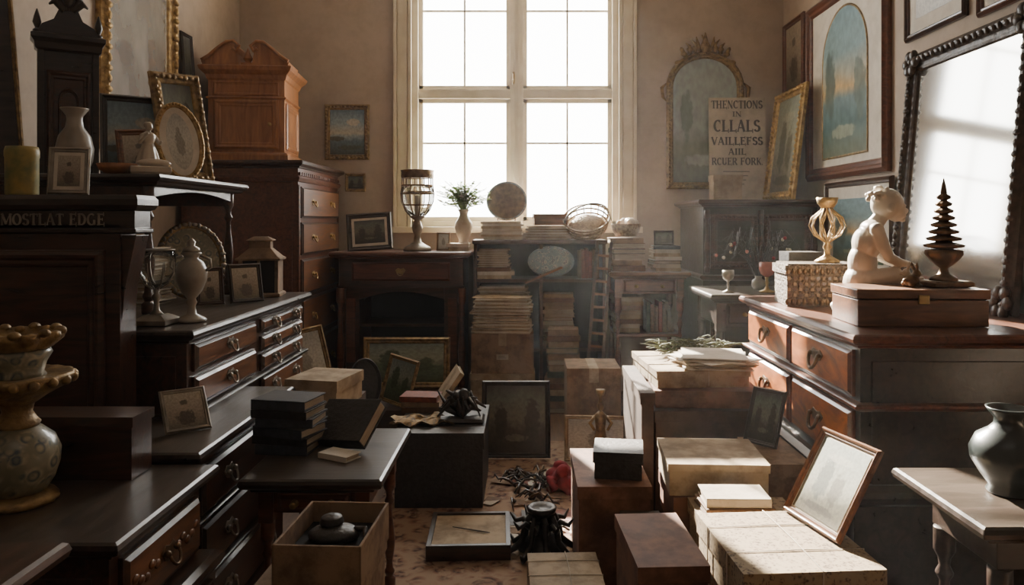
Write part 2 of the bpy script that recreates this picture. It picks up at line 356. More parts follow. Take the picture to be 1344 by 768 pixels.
# ------------------------------------------------------------------ furniture pieces
def pull(b,x,y,z,w=.055,m=brass):
    b.prism([(x-w*.75,z+.012),(x-w*.45,z-.012),(x,z-.02),(x+w*.45,z-.012),(x+w*.75,z+.012),(x+w*.4,z+.03),(x,z+.022),(x-w*.4,z+.03)],y-.004,y,m)
    for k in(-1,1): b.ball((x+k*w*.5,y-.012,z+.008),.010,m,8,6)
    b.tube([(x+w*.5*math.cos(pi+pi*i/8),y-.016-.012*math.sin(pi*i/8),z+.006-w*.62*math.sin(pi*i/8)) for i in range(9)],w*.085,m,6)
def knob(b,x,y,z,r=.014,m=brass):
    b.tube([(x,y,z),(x,y-.008,z),(x,y-.014,z),(x,y-.024,z),(x,y-.028,z)],[r*1.2,r*.5,r*.6,r,r*.5],m,10)
def drawer(b,x0,x1,z0,z1,y,mf,me,h='bail',np_=1,hm=None):
    hm=hm or brass
    b.box(x0,x1,y-.012,y+.01,z0,z1,me)
    e=.016
    vs=[(x0+.006,y-.012,z0+.006),(x1-.006,y-.012,z0+.006),(x1-.006,y-.012,z1-.006),(x0+.006,y-.012,z1-.006),
        (x0+e,y-.022,z0+e),(x1-e,y-.022,z0+e),(x1-e,y-.022,z1-e),(x0+e,y-.022,z1-e)]
    b.add(vs,[(0,1,5,4),(1,2,6,5),(2,3,7,6),(3,0,4,7)],me); b.add(vs[4:],[(0,1,2,3)],mf)
    zc=(z0+z1)/2
    xs=[(x0+x1)/2] if np_==1 else [x0+(x1-x0)*.25,x0+(x1-x0)*.75]
    for x in xs:
        if h=='bail': pull(b,x,y-.022,zc,.055,hm)
        elif h=='big': pull(b,x,y-.022,zc+.008,.085,hm)
        else: knob(b,x,y-.022,zc,.013,hm)
TOP=lambda z:[(0,z-.055),(.012,z-.05),(.015,z-.042),(.03,z-.036),(.042,z-.028),(.046,z-.016),(.042,z-.005),(.034,z)]
BASEM=lambda z0,h:[(.03,z0),(.03,z0+h*.7),(.022,z0+h*.85),(.008,z0+h*.92),(0,z0+h)]
def midm(z,o=.03,t=.03): return [(0,z-t),(o*.5,z-t*.8),(o,z-t*.45),(o,z-t*.15),(o*.7,z),(0,z+.004)]
def chest(name,loc,rz,w,d,h,rows,mb,mf,me=None,topm=None,hw='bail',z0=0,feet=True,mids=(),hm=None,extra=None):
    b=B(); me=me or mb; topm=topm or mb
    b.box(-w/2,w/2,0,d,z0+(.08 if feet else 0),h-.05,mb)
    b.slab(-w/2,w/2,0,d,TOP(h),topm)
    b.slab(-w/2,w/2,0,d,BASEM(z0+(.06 if feet else 0),.09),mb)
    if feet:
        for fx in(-1,1):
            for fy in (.05,d-.05):
                b.lathe([(.02,0),(.035,.015),(.04,.035),(.03,.055),(.035,.075)],mb,fx*(w/2-.05),fy,z0,14)
    for z in mids: b.slab(-w/2,w/2,0,d,midm(z),topm)
    for r in rows:
        for x0,x1 in r[2]: drawer(b,x0,x1,r[0],r[1],0,mf,me,hw,r[3] if len(r)>3 else 1,hm)
    for sx in(-1,1):
        b.box(sx*w/2-.006,sx*w/2+.006,.04,d-.04,z0+.2,h-.1,mb)
    if extra: extra(b)
    return b.finish(name,loc,(0,0,rz),.004)
def turned(h,r):
    return [(r*.9,0),(r,.02*h),(r,.08*h),(r*.55,.10*h),(r*.9,.14*h),(r*.6,.17*h),(r*.5,.22*h),(r*.85,.34*h),(r*.95,.42*h),(r*.75,.52*h),(r*.5,.62*h),(r*.45,.72*h),(r*.85,.76*h),(r*.5,.80*h),(r*.6,.84*h),(r,.88*h),(r,h)]
def table(name,loc,rz,w,d,h,mt,ml,apron=.1,turn=True,drw=True,shelf=None,r=.028):
    b=B(); b.slab(-w/2+.03,w/2-.03,.03,d-.03,TOP(h),mt)
    b.box(-w/2+.05,w/2-.05,.05,d-.05,h-.05-apron,h-.05,ml)
    for x in(-w/2+.06,w/2-.06):
        for y in(.06,d-.06):
            b.box(x-r,x+r,y-r,y+r,h-.05-apron-.03,h-.05,ml)
            if turn: b.lathe(turned(h-.08-apron,r),ml,x,y,0,16)
            else: b.box(x-r*.8,x+r*.8,y-r*.8,y+r*.8,0,h-.05-apron,ml)
    if drw: drawer(b,-w/2+.1,w/2-.1,h-.04-apron,h-.06,.05,ml,ml,'knob',2)
    if shelf: b.slab(-w/2+.05,w/2-.05,.05,d-.05,[(0,shelf-.025),(.005,shelf-.02),(.005,shelf-.005),(0,shelf)],ml)
    return b.finish(name,loc,(0,0,rz),.003)
COV=[clothk,clothb,clothg,clothr,leath,clothb]
def bookat(b,w,d,h,m,spine=-1):
    t=min(.006,h*.15)
    b.box(-w/2,w/2,-d/2,d/2,0,t,m); b.box(-w/2,w/2,-d/2,d/2,h-t,h,m)
    b.box(-w/2,w/2,spine*d/2-(0 if spine<0 else t),spine*d/2+(t if spine<0 else 0),0,h,m)
    b.box(-w/2+.006,w/2-.006,-d/2+.006,d/2-.006,t,h-t,pages)
def books(name,x,y,z,w,d,hs,covs=None,jit=6,spine=None,rz=0):
    b=B(); zz=0
    for i,h in enumerate(hs):
        k=R.uniform(.88,1)
        b.M=T(R.uniform(-.01,.01),R.uniform(-.01,.01),zz,rz=R.uniform(-jit,jit))
        bookat(b,w*k,d*k,h,(covs or COV)[i%len(covs or COV)],R.choice((-1,-1,1)) if spine is None else spine); zz+=h
    return b.finish(name,(x,y,z),(0,0,rz),.0015)
def papers(name,x,y,z,w,d,n,t=.006,jit=8,ms=(paper,paper2,card2),rz=0):
    b=B()
    for i in range(n):
        b.M=T(R.uniform(-.015,.015),R.uniform(-.015,.015),i*t,rz=R.uniform(-jit,jit))
        k=R.uniform(.85,1); b.box(-w/2*k,w/2*k,-d/2*k,d/2*k,0,t*.75,ms[i%len(ms)])
    return b.finish(name,(x,y,z),(0,0,rz))
def cbox(name,x0,x1,y0,y1,z0,z1,m,rz=0,lid=True,lm=None,label=True,lh=None,string=False):
    b=B(); w=x1-x0;d=y1-y0;h=z1-z0; lm=lm or m; lh=lh or min(.05,h*.4)
    e=.006
    if lid:
        b.box(-w/2+e,w/2-e,-d/2+e,d/2-e,0,h-lh*.5,m)
        b.box(-w/2,w/2,-d/2,d/2,h-lh,h,lm)
        b.box(-w/2+.004,w/2-.004,-d/2-.0008,-d/2,h-lh+.003,h-lh+.006,m)
    else:
        b.box(-w/2,w/2,-d/2,d/2,0,h-.004,m)
        b.box(-w/2,-.003,-d/2,d/2,h-.004,h,m); b.box(.003,w/2,-d/2,d/2,h-.004,h,m)
        b.box(-.03,.03,-d/2-.001,d/2+.001,h-.001,h+.001,card2); b.box(-.03,.03,-d/2-.0015,-d/2,h-.09,h,card2)
    if string:
        for y in (-d*.2,d*.22): b.tube([(-w/2-.002,y,0.01),(-w/2-.002,y,h+.002),(0,y+.004,h+.003),(w/2+.002,y,h+.002),(w/2+.002,y,.01)],.002,paper,5)
        b.tube([(w*.05,-d/2-.002,.01),(w*.05,-d/2-.002,h+.003),(w*.06,0,h+.004),(w*.05,d/2+.002,h+.003)],.002,paper,5)
    if label and h>.12:
        b.box(-.045,.045,-d/2-e*.2-.001,-d/2+e,h*.35,h*.35+.04,paper)
        b.box(-.03,.03,-d/2-e*.2-.0015,-d/2,h*.35+.012,h*.35+.015,ink); b.box(-.03,.02,-d/2-e*.2-.0015,-d/2,h*.35+.024,h*.35+.027,ink)
    return b.finish(name,((x0+x1)/2,(y0+y1)/2,z0),(0,0,rz),.0025)

# ================================================================== ROOM
YB=6.5; XL=-2.44; XR=2.20; H=3.9
plaster=mk('aged_plaster',(.52,.425,.34),(.41,.335,.265),.9,ns=1.6,bump=.25,bd=.02,stain=.14)
m_floor=mk('floor_boards',(.18,.10,.055),(.08,.044,.026),.6,ns=3,st=(8,1,8),dis=1,bump=.1)
wx0,wx1,wz0,wz1=-.97,.79,1.40,3.62
b=B(); b.box(XL-.2,wx0,YB,YB+.25,0,H,plaster); b.box(wx1,XR+.2,YB,YB+.25,0,H,plaster)
b.box(wx0,wx1,YB,YB+.25,0,wz0,plaster); b.box(wx0,wx1,YB,YB+.25,wz1,H,plaster); b.finish('wall_back')
b=B(); b.box(XL-.2,XL,-1.2,YB,0,H,plaster); b.finish('wall_left')
b=B(); b.box(XR,XR+.2,-1.2,YB,0,H,plaster); b.finish('wall_right')
b=B(); b.box(XL-.2,XR+.2,-1.4,-1.2,0,H,plaster); b.finish('wall_front')
b=B(); b.box(XL-.2,XR+.2,-1.4,YB+.25,H,H+.1,mk('ceiling_paint',(.66,.58,.48),(.58,.5,.41),.9)); b.finish('ceiling')
b=B(); b.box(XL-.2,XR+.2,-1.4,YB+.25,-.1,0,m_floor); b.finish('floor')
skirt=mk('skirting_paint',(.30,.24,.18),(.22,.17,.12),.5)
b=B(); b.slab(XL+.02,XR-.02,YB-.015,YB-.001,[(0,0),(0,.12),(-.004,.14)],skirt); b.finish('baseboard_back')
b=B(); b.box(XL,XL+.016,-1.2,YB-.02,0,.14,skirt); b.finish('baseboard_left')
b=B(); b.box(XR-.016,XR,-1.2,YB-.02,0,.14,skirt); b.finish('baseboard_right')
# window
b=B()
cas=.15
for x0,x1 in((wx0-cas,wx0),(wx1,wx1+cas)):
    b.box(x0,x1,YB-.03,YB-.001,wz0-.02,wz1+cas,winw)
    b.box(x0+.035,x1-.035,YB-.045,YB-.03,wz0-.02,wz1+cas,winw)
    b.box(x0,x0+.025,YB-.06,YB-.03,wz0,wz1+cas,winw); b.box(x1-.025,x1,YB-.06,YB-.03,wz0,wz1+cas,winw)
b.box(wx0-cas,wx1+cas,YB-.03,YB-.001,wz1,wz1+cas,winw)
b.box(wx0-cas-.04,wx1+cas+.04,YB-.12,YB+.1,wz0-.05,wz0,winw)
b.box(wx0,wx0+.05,YB,YB+.2,wz0,wz1,winw); b.box(wx1-.05,wx1,YB,YB+.2,wz0,wz1,winw)
b.box(wx0,wx1,YB,YB+.2,wz0,wz0+.05,winw); b.box(wx0,wx1,YB,YB+.2,wz1-.05,wz1,winw)
mx=-.078
b.box(mx-.055,mx+.055,YB+.02,YB+.16,wz0,wz1,winw); b.box(mx-.02,mx+.02,YB-.005,YB+.03,wz0,wz1,winw)
tz=2.54
b.box(wx0,wx1,YB+.03,YB+.15,tz-.04,tz+.04,winw)
for a0,a1 in((wx0+.05,mx-.055),(mx+.055,wx1-.05)):
    for z0,z1,hz in((wz0+.05,tz-.04,2.12),(tz+.04,wz1-.05,3.26)):
        f=.035
        b.box(a0,a0+f,YB+.06,YB+.11,z0,z1,winw); b.box(a1-f,a1,YB+.06,YB+.11,z0,z1,winw)
        b.box(a0,a1,YB+.06,YB+.11,z0,z0+f,winw); b.box(a0,a1,YB+.06,YB+.11,z1-f,z1,winw)
        xm=(a0+a1)/2; b.box(xm-.008,xm+.008,YB+.07,YB+.1,z0,z1,winw); b.box(a0,a1,YB+.07,YB+.1,hz-.008,hz+.008,winw)
        b.box(a0+f,a1-f,YB+.083,YB+.087,z0+f,z1-f,pane)
b.box(mx-.035,mx-.015,YB-.01,YB+.03,2.62,2.72,brass); b.tube([(mx-.025,YB-.015,2.70),(mx-.025,YB-.04,2.69),(mx-.025,YB-.04,2.62)],.007,brass)
b.finish('window_1',bevel=.004)
# rug
b=B(); b.box(-.75,.95,1.2,5.0,0,.006,rugm); b.box(-.80,-.75,1.15,5.05,0,.005,clothb); b.box(.95,1.0,1.15,5.05,0,.005,clothb)
b.finish('persian_rug')

# ================================================================== LARGE FURNITURE
def ex_r(b):
    b.slab(-.69,.69,-.03,.9,[(0,0),(0,.44),(.02,.455),(.035,.48),(.03,.50),(0,.515)],wood_bl)
chest('chest_of_drawers',(1.19,3.38,0),-90,1.34,.92,1.05,
  [(.815,.985,[(-.63,-.02),(.02,.63)]),(.55,.765,[(-.63,-.02),(.02,.63)])],wood_bl,wood_ven,wood_rd,wood_rd,'big',mids=(.80,),feet=False,extra=ex_r,hm=bronze)
def ex_l(b):
    b.box(-1.13,-.25,-.20,.0,.06,.68,wood_dk); b.box(-1.13,-.735,-.0,.12,.06,.68,wood_dk)
    b.slab(-1.13,-.25,-.20,-.02,TOP(.73),wood_bl); b.box(-1.13,-.735,-.05,.12,.68,.728,wood_bl)
    b.slab(-1.13,-.25,-.20,-.02,BASEM(0,.09),wood_dk)
    for z0,z1 in((.50,.66),(.31,.47),(.11,.28)):
        drawer(b,-1.09,-.29,z0,z1,-.20,wood_dk,wood_bl,'bail',2,pewter)
    for z in(.49,.295): b.slab(-1.13,-.25,-.20,-.02,midm(z,.02,.02),wood_bl)
far=[(.93,.99),(.84,.91),(.745,.825),(.60,.72),(.45,.58),(.2,.42)]
rows=[(.885,.99,[(-.68,-.04)],1),(.75,.865,[(-.68,-.04)],1)]+[(a,c,[(.04,.68)],2) for a,c in far]
chest('sideboard',(-1.25,3.53,0),90,1.44,1.1,1.05,rows,wood_dk,wood_br,wood_dk,wood_bl,feet=False,mids=(.737,),extra=ex_l,hm=pewter)
def ex_t(b):
    b.slab(-.57,.57,0,.80,[(0,1.72),(.01,1.725),(.02,1.75),(.01,1.76)],wood_rd)
    for i in range(22): b.box(-.555+i*.051,-.555+i*.051+.028,-.016,0,1.765,1.79,wood_rd)
    for sx in(-1,1):
        for k in range(3): b.tube([(sx*.545-.012+k*.012,-.004,.2),(sx*.545-.012+k*.012,-.004,1.7)],.005,wood_rd,6)
chest('tall_chest_of_drawers',(-1.575,5.83,0),90,1.12,.81,1.87,
   [(1.47,1.69,[(-.51,.51)],2),(1.21,1.44,[(-.51,.51)],2),(.93,1.18,[(-.51,.51)],2),(.62,.90,[(-.51,.51)],2),(.2,.58,[(-.51,.51)],2)],
   wood_rd,wood_br,wood_dk,wood_dk,extra=ex_t)
# writing desk
b=B(); w=1.0; h=1.21; d=.55
b.slab(-w/2,w/2,0,d,TOP(h),wood_rd)
b.box(-w/2+.02,w/2-.02,.02,d,.93,h-.05,wood_dk); drawer(b,-.38,.38,.985,1.13,.02,wood_rd,wood_rd,'bail',1)
for sx in(-1,1):
    b.box(sx*.46-.03,sx*.46+.03,.02,.08,0.05,.95,wood_dk)
    b.box(min(sx*.33,sx*.48),max(sx*.33,sx*.48),.05,d,.08,.93,wood_dk)
    b.box(min(sx*.36,sx*.43),max(sx*.36,sx*.43),.04,.06,.35,.85,wood_rd)
    b.lathe(turned(.85,.032),wood_rd,sx*.47,0.02,.08,16)
    b.box(min(sx*.33,sx*.49),max(sx*.33,sx*.49),.0,.1,0,.08,wood_dk)
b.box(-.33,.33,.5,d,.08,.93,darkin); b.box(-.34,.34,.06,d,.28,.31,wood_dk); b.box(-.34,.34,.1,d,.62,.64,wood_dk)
b.prism([(-.33,.93),(-.33,.84)]+[(-.33+.66*i/12,.84+.06*math.sin(pi*i/12)) for i in range(1,12)]+[(.33,.84),(.33,.93)],.04,.06,wood_dk)
b.box(-.48,.48,.05,d,.06,.09,wood_dk)
b.finish('writing_desk',(-.965,5.88,0),(0,0,0),.004)
# bookcase
b=B(); w=1.04; h=1.30
for x in(-w/2,-.0,w/2-.025): b.box(x,x+.025,0,.42,0,h-.03,wood_dk)
for z in(.05,.42,.965): b.box(-w/2,w/2,0.005,.42,z,z+.025,wood_dk)
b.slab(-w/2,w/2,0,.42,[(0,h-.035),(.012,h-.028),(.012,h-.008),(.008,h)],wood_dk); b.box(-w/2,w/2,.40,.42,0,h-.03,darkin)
b.finish('bookcase',(.11,6.0,0),(0,0,0),.003)
table('console_table',(.955,5.85,0),0,.60,.55,1.055,wood_br,wood_rd,.12,True,True,.575)
# corner cabinet right
b=B(); w=.84; d=.83; h=1.607
b.box(-w/2,w/2,0,d,.06,h-.05,wood_bl); b.slab(-w/2,w/2,0,d,TOP(h),wood_dk); b.slab(-w/2,w/2,0,d,BASEM(0,.12),wood_bl)
b.slab(-w/2,w/2,0,d,midm(1.05,.03,.04),wood_dk)
for x0,x1 in((-.37,-.02),(.02,.37)):
    for z0,z1 in((1.10,1.50),(.18,.98)):
        b.M=T((x0+x1)/2,-.001,z0); b.frame(rect(x1-x0,z1-z0),.05,.025,wood_dk,wood_bl,beads=.03); b.M=Matrix()
for sx in(-1,0,1): b.lathe(turned(.46,.022),wood_dk,sx*.395,-.012,1.07,12)
b.finish('carved_cabinet',(1.725,5.6,0),(0,0,0),.003)
# hutch with lettered cornice
b=B()
b.box(-.90,0,0,.11,0,1.44,wood_dk); b.slab(-.90,.05,-.0,.11,[(0,1.405),(.008,1.41),(.008,1.42),(0,1.425),(0,1.485),(.012,1.49),(.02,1.505),(.02,1.525),(.01,1.54)],wood_bl)
b.prism([(0,1.40),(0,1.10),(.012,1.22),(.04,1.35),(.05,1.40)],.01,.10,wood_dk)
b.M=T(-.45,0,.75); b.frame(rect(.80,.60),.06,.02,wood_dk,wood_dk); b.M=Matrix()
lettering(b,'MOSTLAT EDGE',.040,1.435,-.001,pewter,.36,.003,-.23)
b.finish('hutch',(-1.40,2.63,0),(0,0,0),.0015)
# shelf on turned columns over sideboard
b=B(); b.slab(-.48,.48,0,.8,[(0,1.60-1.05),(.01,.553),(.015,.565),(.03,.572),(.036,.585),(.03,.597),(.02,.60)],wood_bl)
for x in(-.44,.44):
    for y in(.05,.75): b.lathe(turned(.55,.028),wood_dk,x,y,0,18)
    b.box(x-.02,x+.02,.05,.75,.48,.55,wood_dk)
b.prism([(-.44,.55),(-.44,.50)]+[(-.44+.88*i/14,.50+.035*math.sin(pi*i/14)) for i in range(1,14)]+[(.44,.50),(.44,.55)],.03,.05,wood_dk)
b.finish('display_shelf',(-1.57,3.71,1.05),(0,0,90),.003)
def ex_f(b):
    b.slab(-.24,.25,-.05,.85,[(0,0),(0,.40),(.012,.41),(.022,.43),(.018,.445),(0,.455)],wood_dk)
    drawer(b,-.21,.21,.22,.385,-.05,wood_br,wood_dk,'bail',1,bronze)
    for sx in(-1,1):
        for k in range(5): b.ball((sx*(.06+k*.028),-.024,.55+.012*math.sin(k*2)),(.016,.006,.012),wood_br,8,6)
chest('low_cabinet',(-.99,2.06,0),90,.50,.95,.70,[(.47,.63,[(-.21,.22)],1)],wood_dk,wood_br,wood_dk,wood_bl,feet=False,extra=ex_f,hm=bronze)
chest('bedside_cabinet',(-.87,1.13,0),90,.42,.5,.87,[(.62,.78,[(-.18,.18)],1)],wood_dk,wood_dk,feet=True)
table('side_table',(-.70,2.48,0),0,.44,.60,.61,wood_bl,wood_rd,.08,True,True,None,.024)
# right foreground table
b=B(); b.slab(1.16,1.75,1.9,2.28,TOP(.70),wood_bl)
b.box(1.2,1.72,1.94,2.25,.56,.65,wood_bl)
for x in(1.22,1.70):
    for y in(1.96,2.22): b.lathe(turned(.56,.03),wood_bl,x,y,0,16)
b.box(1.2,1.72,1.94,2.25,.16,.18,wood_bl)
b.finish('occasional_table',bevel=.003)
table('plant_stand',(1.45,4.65,0),0,.62,.62,1.0,wood_bl,wood_bl,.15,True,True,.5)
# pine cabinet w/ broken pediment
b=B(); w=.54; d=.48; h=.66
b.box(-w/2,w/2,0,d,.05,h,wood_hn); b.slab(-w/2,w/2,0,d,BASEM(0,.08),wood_hn)
b.slab(-w/2,w/2,0,d,[(0,h-.06),(.01,h-.05),(.02,h-.02),(.05,h+.01),(.06,h+.035),(.05,h+.045)],wood_hn)
b.slab(-w/2,w/2,0,d,midm(.48,.015,.02),wood_hn)
b.M=T(0,0,.10); b.frame(rect(.46,.36),.05,.02,wood_hn,wood_hn); b.M=T(0,0,.49); b.frame(rect(.46,.10),.02,.01,wood_hn,wood_hn)
b.M=T(w/2,d/2,0,rz=90); b.frame(rect(.4,.34,.1),.05,.015,wood_hn,wood_hn); b.M=Matrix()
b.box(-.24,.24,.02,.30,h+.04,h+.075,wood_hn)
for sx in(-1,1):
    P=[(sx*.30,h+.045),(sx*.31,h+.07),(sx*.25,h+.10),(sx*.19,h+.155),(sx*.13,h+.20),(sx*.08,h+.205),(sx*.045,h+.17),(sx*.06,h+.13),(sx*.045,h+.045)]
    b.prism(P[::sx],-.035,.28,wood_hn)
    b.tube([(sx*.305,-.045,h+.075),(sx*.25,-.045,h+.11),(sx*.19,-.045,h+.165),(sx*.13,-.045,h+.21),(sx*.08,-.045,h+.215),(sx*.04,-.045,h+.18),(sx*.06,-.045,h+.145),(sx*.085,-.045,h+.165)],.013,wood_hn,8)
b.lathe([(.03,0),(.035,.02),(.02,.035),(.035,.06),(.02,.09),(.006,.13),(0.001,.14)],wood_hn,0,.04,h+.045,14)
knob(b,.17,-.02,.28,.012)
b.finish('pedimented_cabinet',(-2.03,5.54,1.872),(0,0,5),.003)
picture('black_backed_panel',(-2.34,5.37,1.874),90,.17,.90,A_dark,wood_bl,.025,.02,lean=4)

# ================================================================== WALL PICTURES & MIRRORS
picture('framed_seascape',(-1.52,YB-.002,1.97),0,.38,.47,A_sea,gilt_dk,.045,.035,beads=.03)
picture('small_framed_picture',(-1.45,YB-.002,1.70),0,.175,.155,A_dark,gilt_dk,.025,.02)
b=B(); b.frame(rect(.93,1.6),.11,.06,gilt,mir_l,beads=.06); b.finish('gilt_wall_mirror',(XL+.002,4.78,1.86),(0,0,90))
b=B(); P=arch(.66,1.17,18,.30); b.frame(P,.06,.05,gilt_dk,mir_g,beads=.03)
for i in range(-4,5):
    a=pi/2-i*.13
    b.tube([(.34*math.cos(a),-.02,.87+.3*math.sin(a)),(.37*math.cos(a)+.02*math.sin(i*2),-.035,.87+.37*math.sin(a)),(.36*math.cos(a)+.03*(1 if i>0 else -1),-.03,.87+.44*math.sin(a)-.012*abs(i))],[.02,.016,.004],gilt_dk,7)
b.ball((0,-.03,1.20),(.045,.02,.06),gilt_dk); b.tube([(0,-.03,1.24),(0,-.03,1.33)],[.03,.004],gilt_dk)
for sx in(-1,1):
    for t in range(5): b.ball((sx*(.08+.05*t),-.03,1.20-.02*t*t*.7),(.03,.015,.02),gilt_dk,8,6)
    b.tube([(sx*.33,-.02,.9),(sx*.37,-.03,.86),(sx*.36,-.03,.78),(sx*.33,-.02,.75)],[.006,.016,.014,.005],gilt_dk)
b.finish('arched_gilt_mirror',(1.525,YB-.002,1.72))
# lettered sign
b=B(); b.box(-.235,.235,-.01,0,0,.87,paper)
for s_,sz,z,wt in(('THENCTIONS',.066,.780,.43),('IN',.042,.712,.08),('CLLALS',.098,.586,.39),('VAILLEFSS',.066,.475,.43),('AIIL',.054,.392,.15),('RCUER FORK.',.060,.308,.43)):
    lettering(b,s_,sz,z,-.010,ink,wt,.001)
for i in range(4): b.box(-.12+.01*i,.1-.015*i,-.0115,-.01,.25-.035*i,.256-.035*i,ink)
b.finish('lettered_sign',(1.76,6.33,1.607),(-2,0,0))
cbox('small_card_box',1.50,1.74,6.1,6.26,1.607,1.82,card2,label=False)
picture('gilt_leaning_picture',(2.0,5.98,1.61),-90,.66,.88,A_print,gilt,.07,.045,lean=7,beads=.04)
picture('framed_portrait',(XR-.002,6.22,2.5),-90,.46,.60,A_port,wood_rd,.05,.03)
b=B(); b.frame(rect(1.30,1.32),.09,.05,wood_rd,paper2)
q=[(x*1.0,z) for x,z in arch(.74,1.04,18)]
b.M=T(0,-.018,.14); b.frame(q,.015,.006,gilt_dk,A_teal); b.M=Matrix()
b.finish('arched_landscape_picture',(XR-.004,5.22,1.75),(0,0,-90))
picture('lower_framed_print',(XR-.02,5.00,1.06),-90,1.0,.66,A_teal,wood_dk,.04,.03,mw=.08,lean=0)
picture('framed_drawing',(XR-.002,4.08,2.47),-90,.60,.60,A_pale,wood_dk,.04,.03,mw=.07)
picture('framed_drawing',(XR-.002,3.42,2.43),-90,.52,.60,A_port,wood_rd,.04,.03,mw=.05)
b=B(); b.M=T(rx=-5); b.frame(rect(1.05,1.30),.10,.055,wood_fr,mir,beads=.045)
for sx in(-1,1):
    for z in(.05,1.25):
        for k in range(6):
            a=k*pi/3; b.ball((sx*.475+.045*math.cos(a),-.05,z+.045*math.sin(a)),(.03,.02,.03),wood_fr,8,6)
b.finish('leaning_mirror',(2.03,3.66,1.055),(0,0,-90))

# ================================================================== RIGHT CHEST TOP ITEMS
z=1.052
b=B(); b.box(-.17,.17,-.13,.13,0,.15,lace); b.box(-.18,.18,-.14,.14,.15,.19,lace)
b.box(-.165,.165,-.125,.125,.19,.198,lace)
for i in range(14):
    b.ball((-.17+i*.026,-.142,.165),(.010,.005,.014),bronze,6,4); b.ball((-.17+i*.026,-.132,.02),(.01,.006,.015),bronze,6,4)
for i in range(13):
    for j in range(5):
        b.box(-.168+i*.026,-.168+i*.026+.014,-.134,-.13,.02+j*.026,.034+j*.026,wood_dk if (i+j)%2 else card)
b.finish('woven_box',(1.40,3.66,z),(0,0,-6),.002)
cbox('black_box',1.33,1.5,3.85,4.0,z,z+.24,leath,label=False)
b=B()
b.lathe([(.055,0),(.058,.008),(.04,.02),(.015,.035),(.012,.06),(.022,.075),(.012,.09),(.018,.10)],gilt)
for k in range(10):
    a=2*pi*k/10
    for sg in(1,-1):
        b.tube([(r*math.cos(a+sg*t),r*math.sin(a+sg*t),zz) for r,zz,t in((.015,.10,0),(.06,.13,.15),(.083,.175,.3),(.07,.215,.45),(.03,.25,.6),(.02,.265,.7))],.0028,gilt,5)
b.lathe([(.03,.262),(.045,.285),(.05,.31),(.044,.31),(.035,.285),(.02,.268)],gilt)
b.finish('openwork_goblet',(1.44,3.64,z+.199))
# cherub statuette
b=B(); S=marble
def limb(p,rs): 
    b.tube(p,rs,S,14)
    for q,r in zip(p,rs): b.ball(q,r,S,14,10)
b.ball((-.035,0,.035),(.13,.085,.035),S,20,10)
b.ball((-.09,-.01,.02),(.07,.07,.02),S,16,8)
b.ball((-.045,0,.125),(.070,.080,.072),S,20,14)
b.ball((-.045,0,.20),(.053,.064,.075),S,20,14)
b.ball((-.03,0,.275),(.052,.072,.068),S,20,14)
b.ball((-.012,0,.335),(.040,.066,.032),S,16,10)
limb([(-.01,0,.335),(.02,0,.375)],[.032,.028])
b.ball((.045,0,.427),(.060,.054,.060),S,24,16)
b.ball((.076,0,.400),(.036,.038,.042),S,16,12)
b.ball((.113,0,.400),(.010,.008,.012),S,10,8); b.ball((.100,0,.365),(.012,.016,.008),S,10,8)
b.ball((.108,0,.380),(.008,.012,.005),S,8,6)
for sy in(-1,1):
    b.ball((.092,sy*.023,.384),(.014,.013,.013),S,10,8)
    b.ball((.045,sy*.055,.410),(.012,.007,.017),S,10,8)
    b.ball((.103,sy*.017,.420),(.007,.010,.005),S,8,6)
for k in range(26):
    a=R.uniform(0,2*pi);e=R.uniform(.1,1.4)
    p=(.035+.059*math.cos(a)*math.cos(e)-.008,.054*math.sin(a)*math.cos(e),.434+.057*math.sin(e))
    if p[0]<.085: b.ball(p,.011,S,8,6)
limb([(-.03,-.045,.13),(.05,-.055,.15),(.085,-.055,.135)],[.048,.040,.032])
limb([(.085,-.055,.135),(.05,-.06,.07),(.02,-.06,.035)],[.032,.028,.020]); b.ball((.045,-.06,.03),(.035,.017,.014),S)
limb([(-.03,.045,.12),(.04,.055,.12),(.07,.05,.10)],[.050,.040,.032]); limb([(.07,.05,.10),(.0,.06,.05),(-.06,.06,.035)],[.032,.028,.02])
limb([(-.012,-.068,.33),(.01,-.080,.26),(.03,-.076,.225)],[.026,.023,.020]); limb([(.03,-.076,.225),(.07,-.06,.205),(.105,-.045,.20)],[.020,.017,.012])
limb([(-.012,.068,.33),(.02,.078,.26),(.045,.07,.22)],[.026,.023,.020]); limb([(.045,.07,.22),(.08,.045,.20),(.11,.02,.20)],[.020,.017,.012])
for hy,s_ in((-.045,1),(.02,-1)):
    b.ball((.115,hy,.198),(.015,.013,.009),S,10,8)
    for k in range(4): limb([(.124,hy-.010+k*.007,.198),(.136-.002*abs(k-1.5),hy-.011+k*.0075,.192)],[.0042,.0036])
    limb([(.112,hy+s_*.012,.20),(.124,hy+s_*.018,.203)],[.0045,.0036])
o=b.finish('cherub_statuette',(1.475,3.22,z),(0,0,-8),remesh=.0036); o.scale=(1.1,1.1,1.1)
b=B()
b.ball((0,0,.03),(.035,.03,.03),S); b.ball((.0,0,.075),(.025,.022,.035),S); b.ball((.005,0,.118),(.018,.018,.02),S)
b.ball((.024,0,.115),(.01,.005,.005),S,8,6); b.tube([(-.02,0,.06),(-.045,0,.045),(-.06,0,.05)],[.016,.01,.004],S)
for sy in(-1,1): b.tube([(0,sy*.02,.09),(-.012,sy*.028,.065),(-.03,sy*.02,.045)],[.008,.014,.004],S)
b.finish('bird_figurine',(1.585,3.17,z),(0,0,180),remesh=.003)
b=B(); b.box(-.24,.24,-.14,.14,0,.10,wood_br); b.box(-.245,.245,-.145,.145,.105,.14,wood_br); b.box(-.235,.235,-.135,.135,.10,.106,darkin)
b.box(-.02,.02,-.15,-.14,.085,.12,brass)
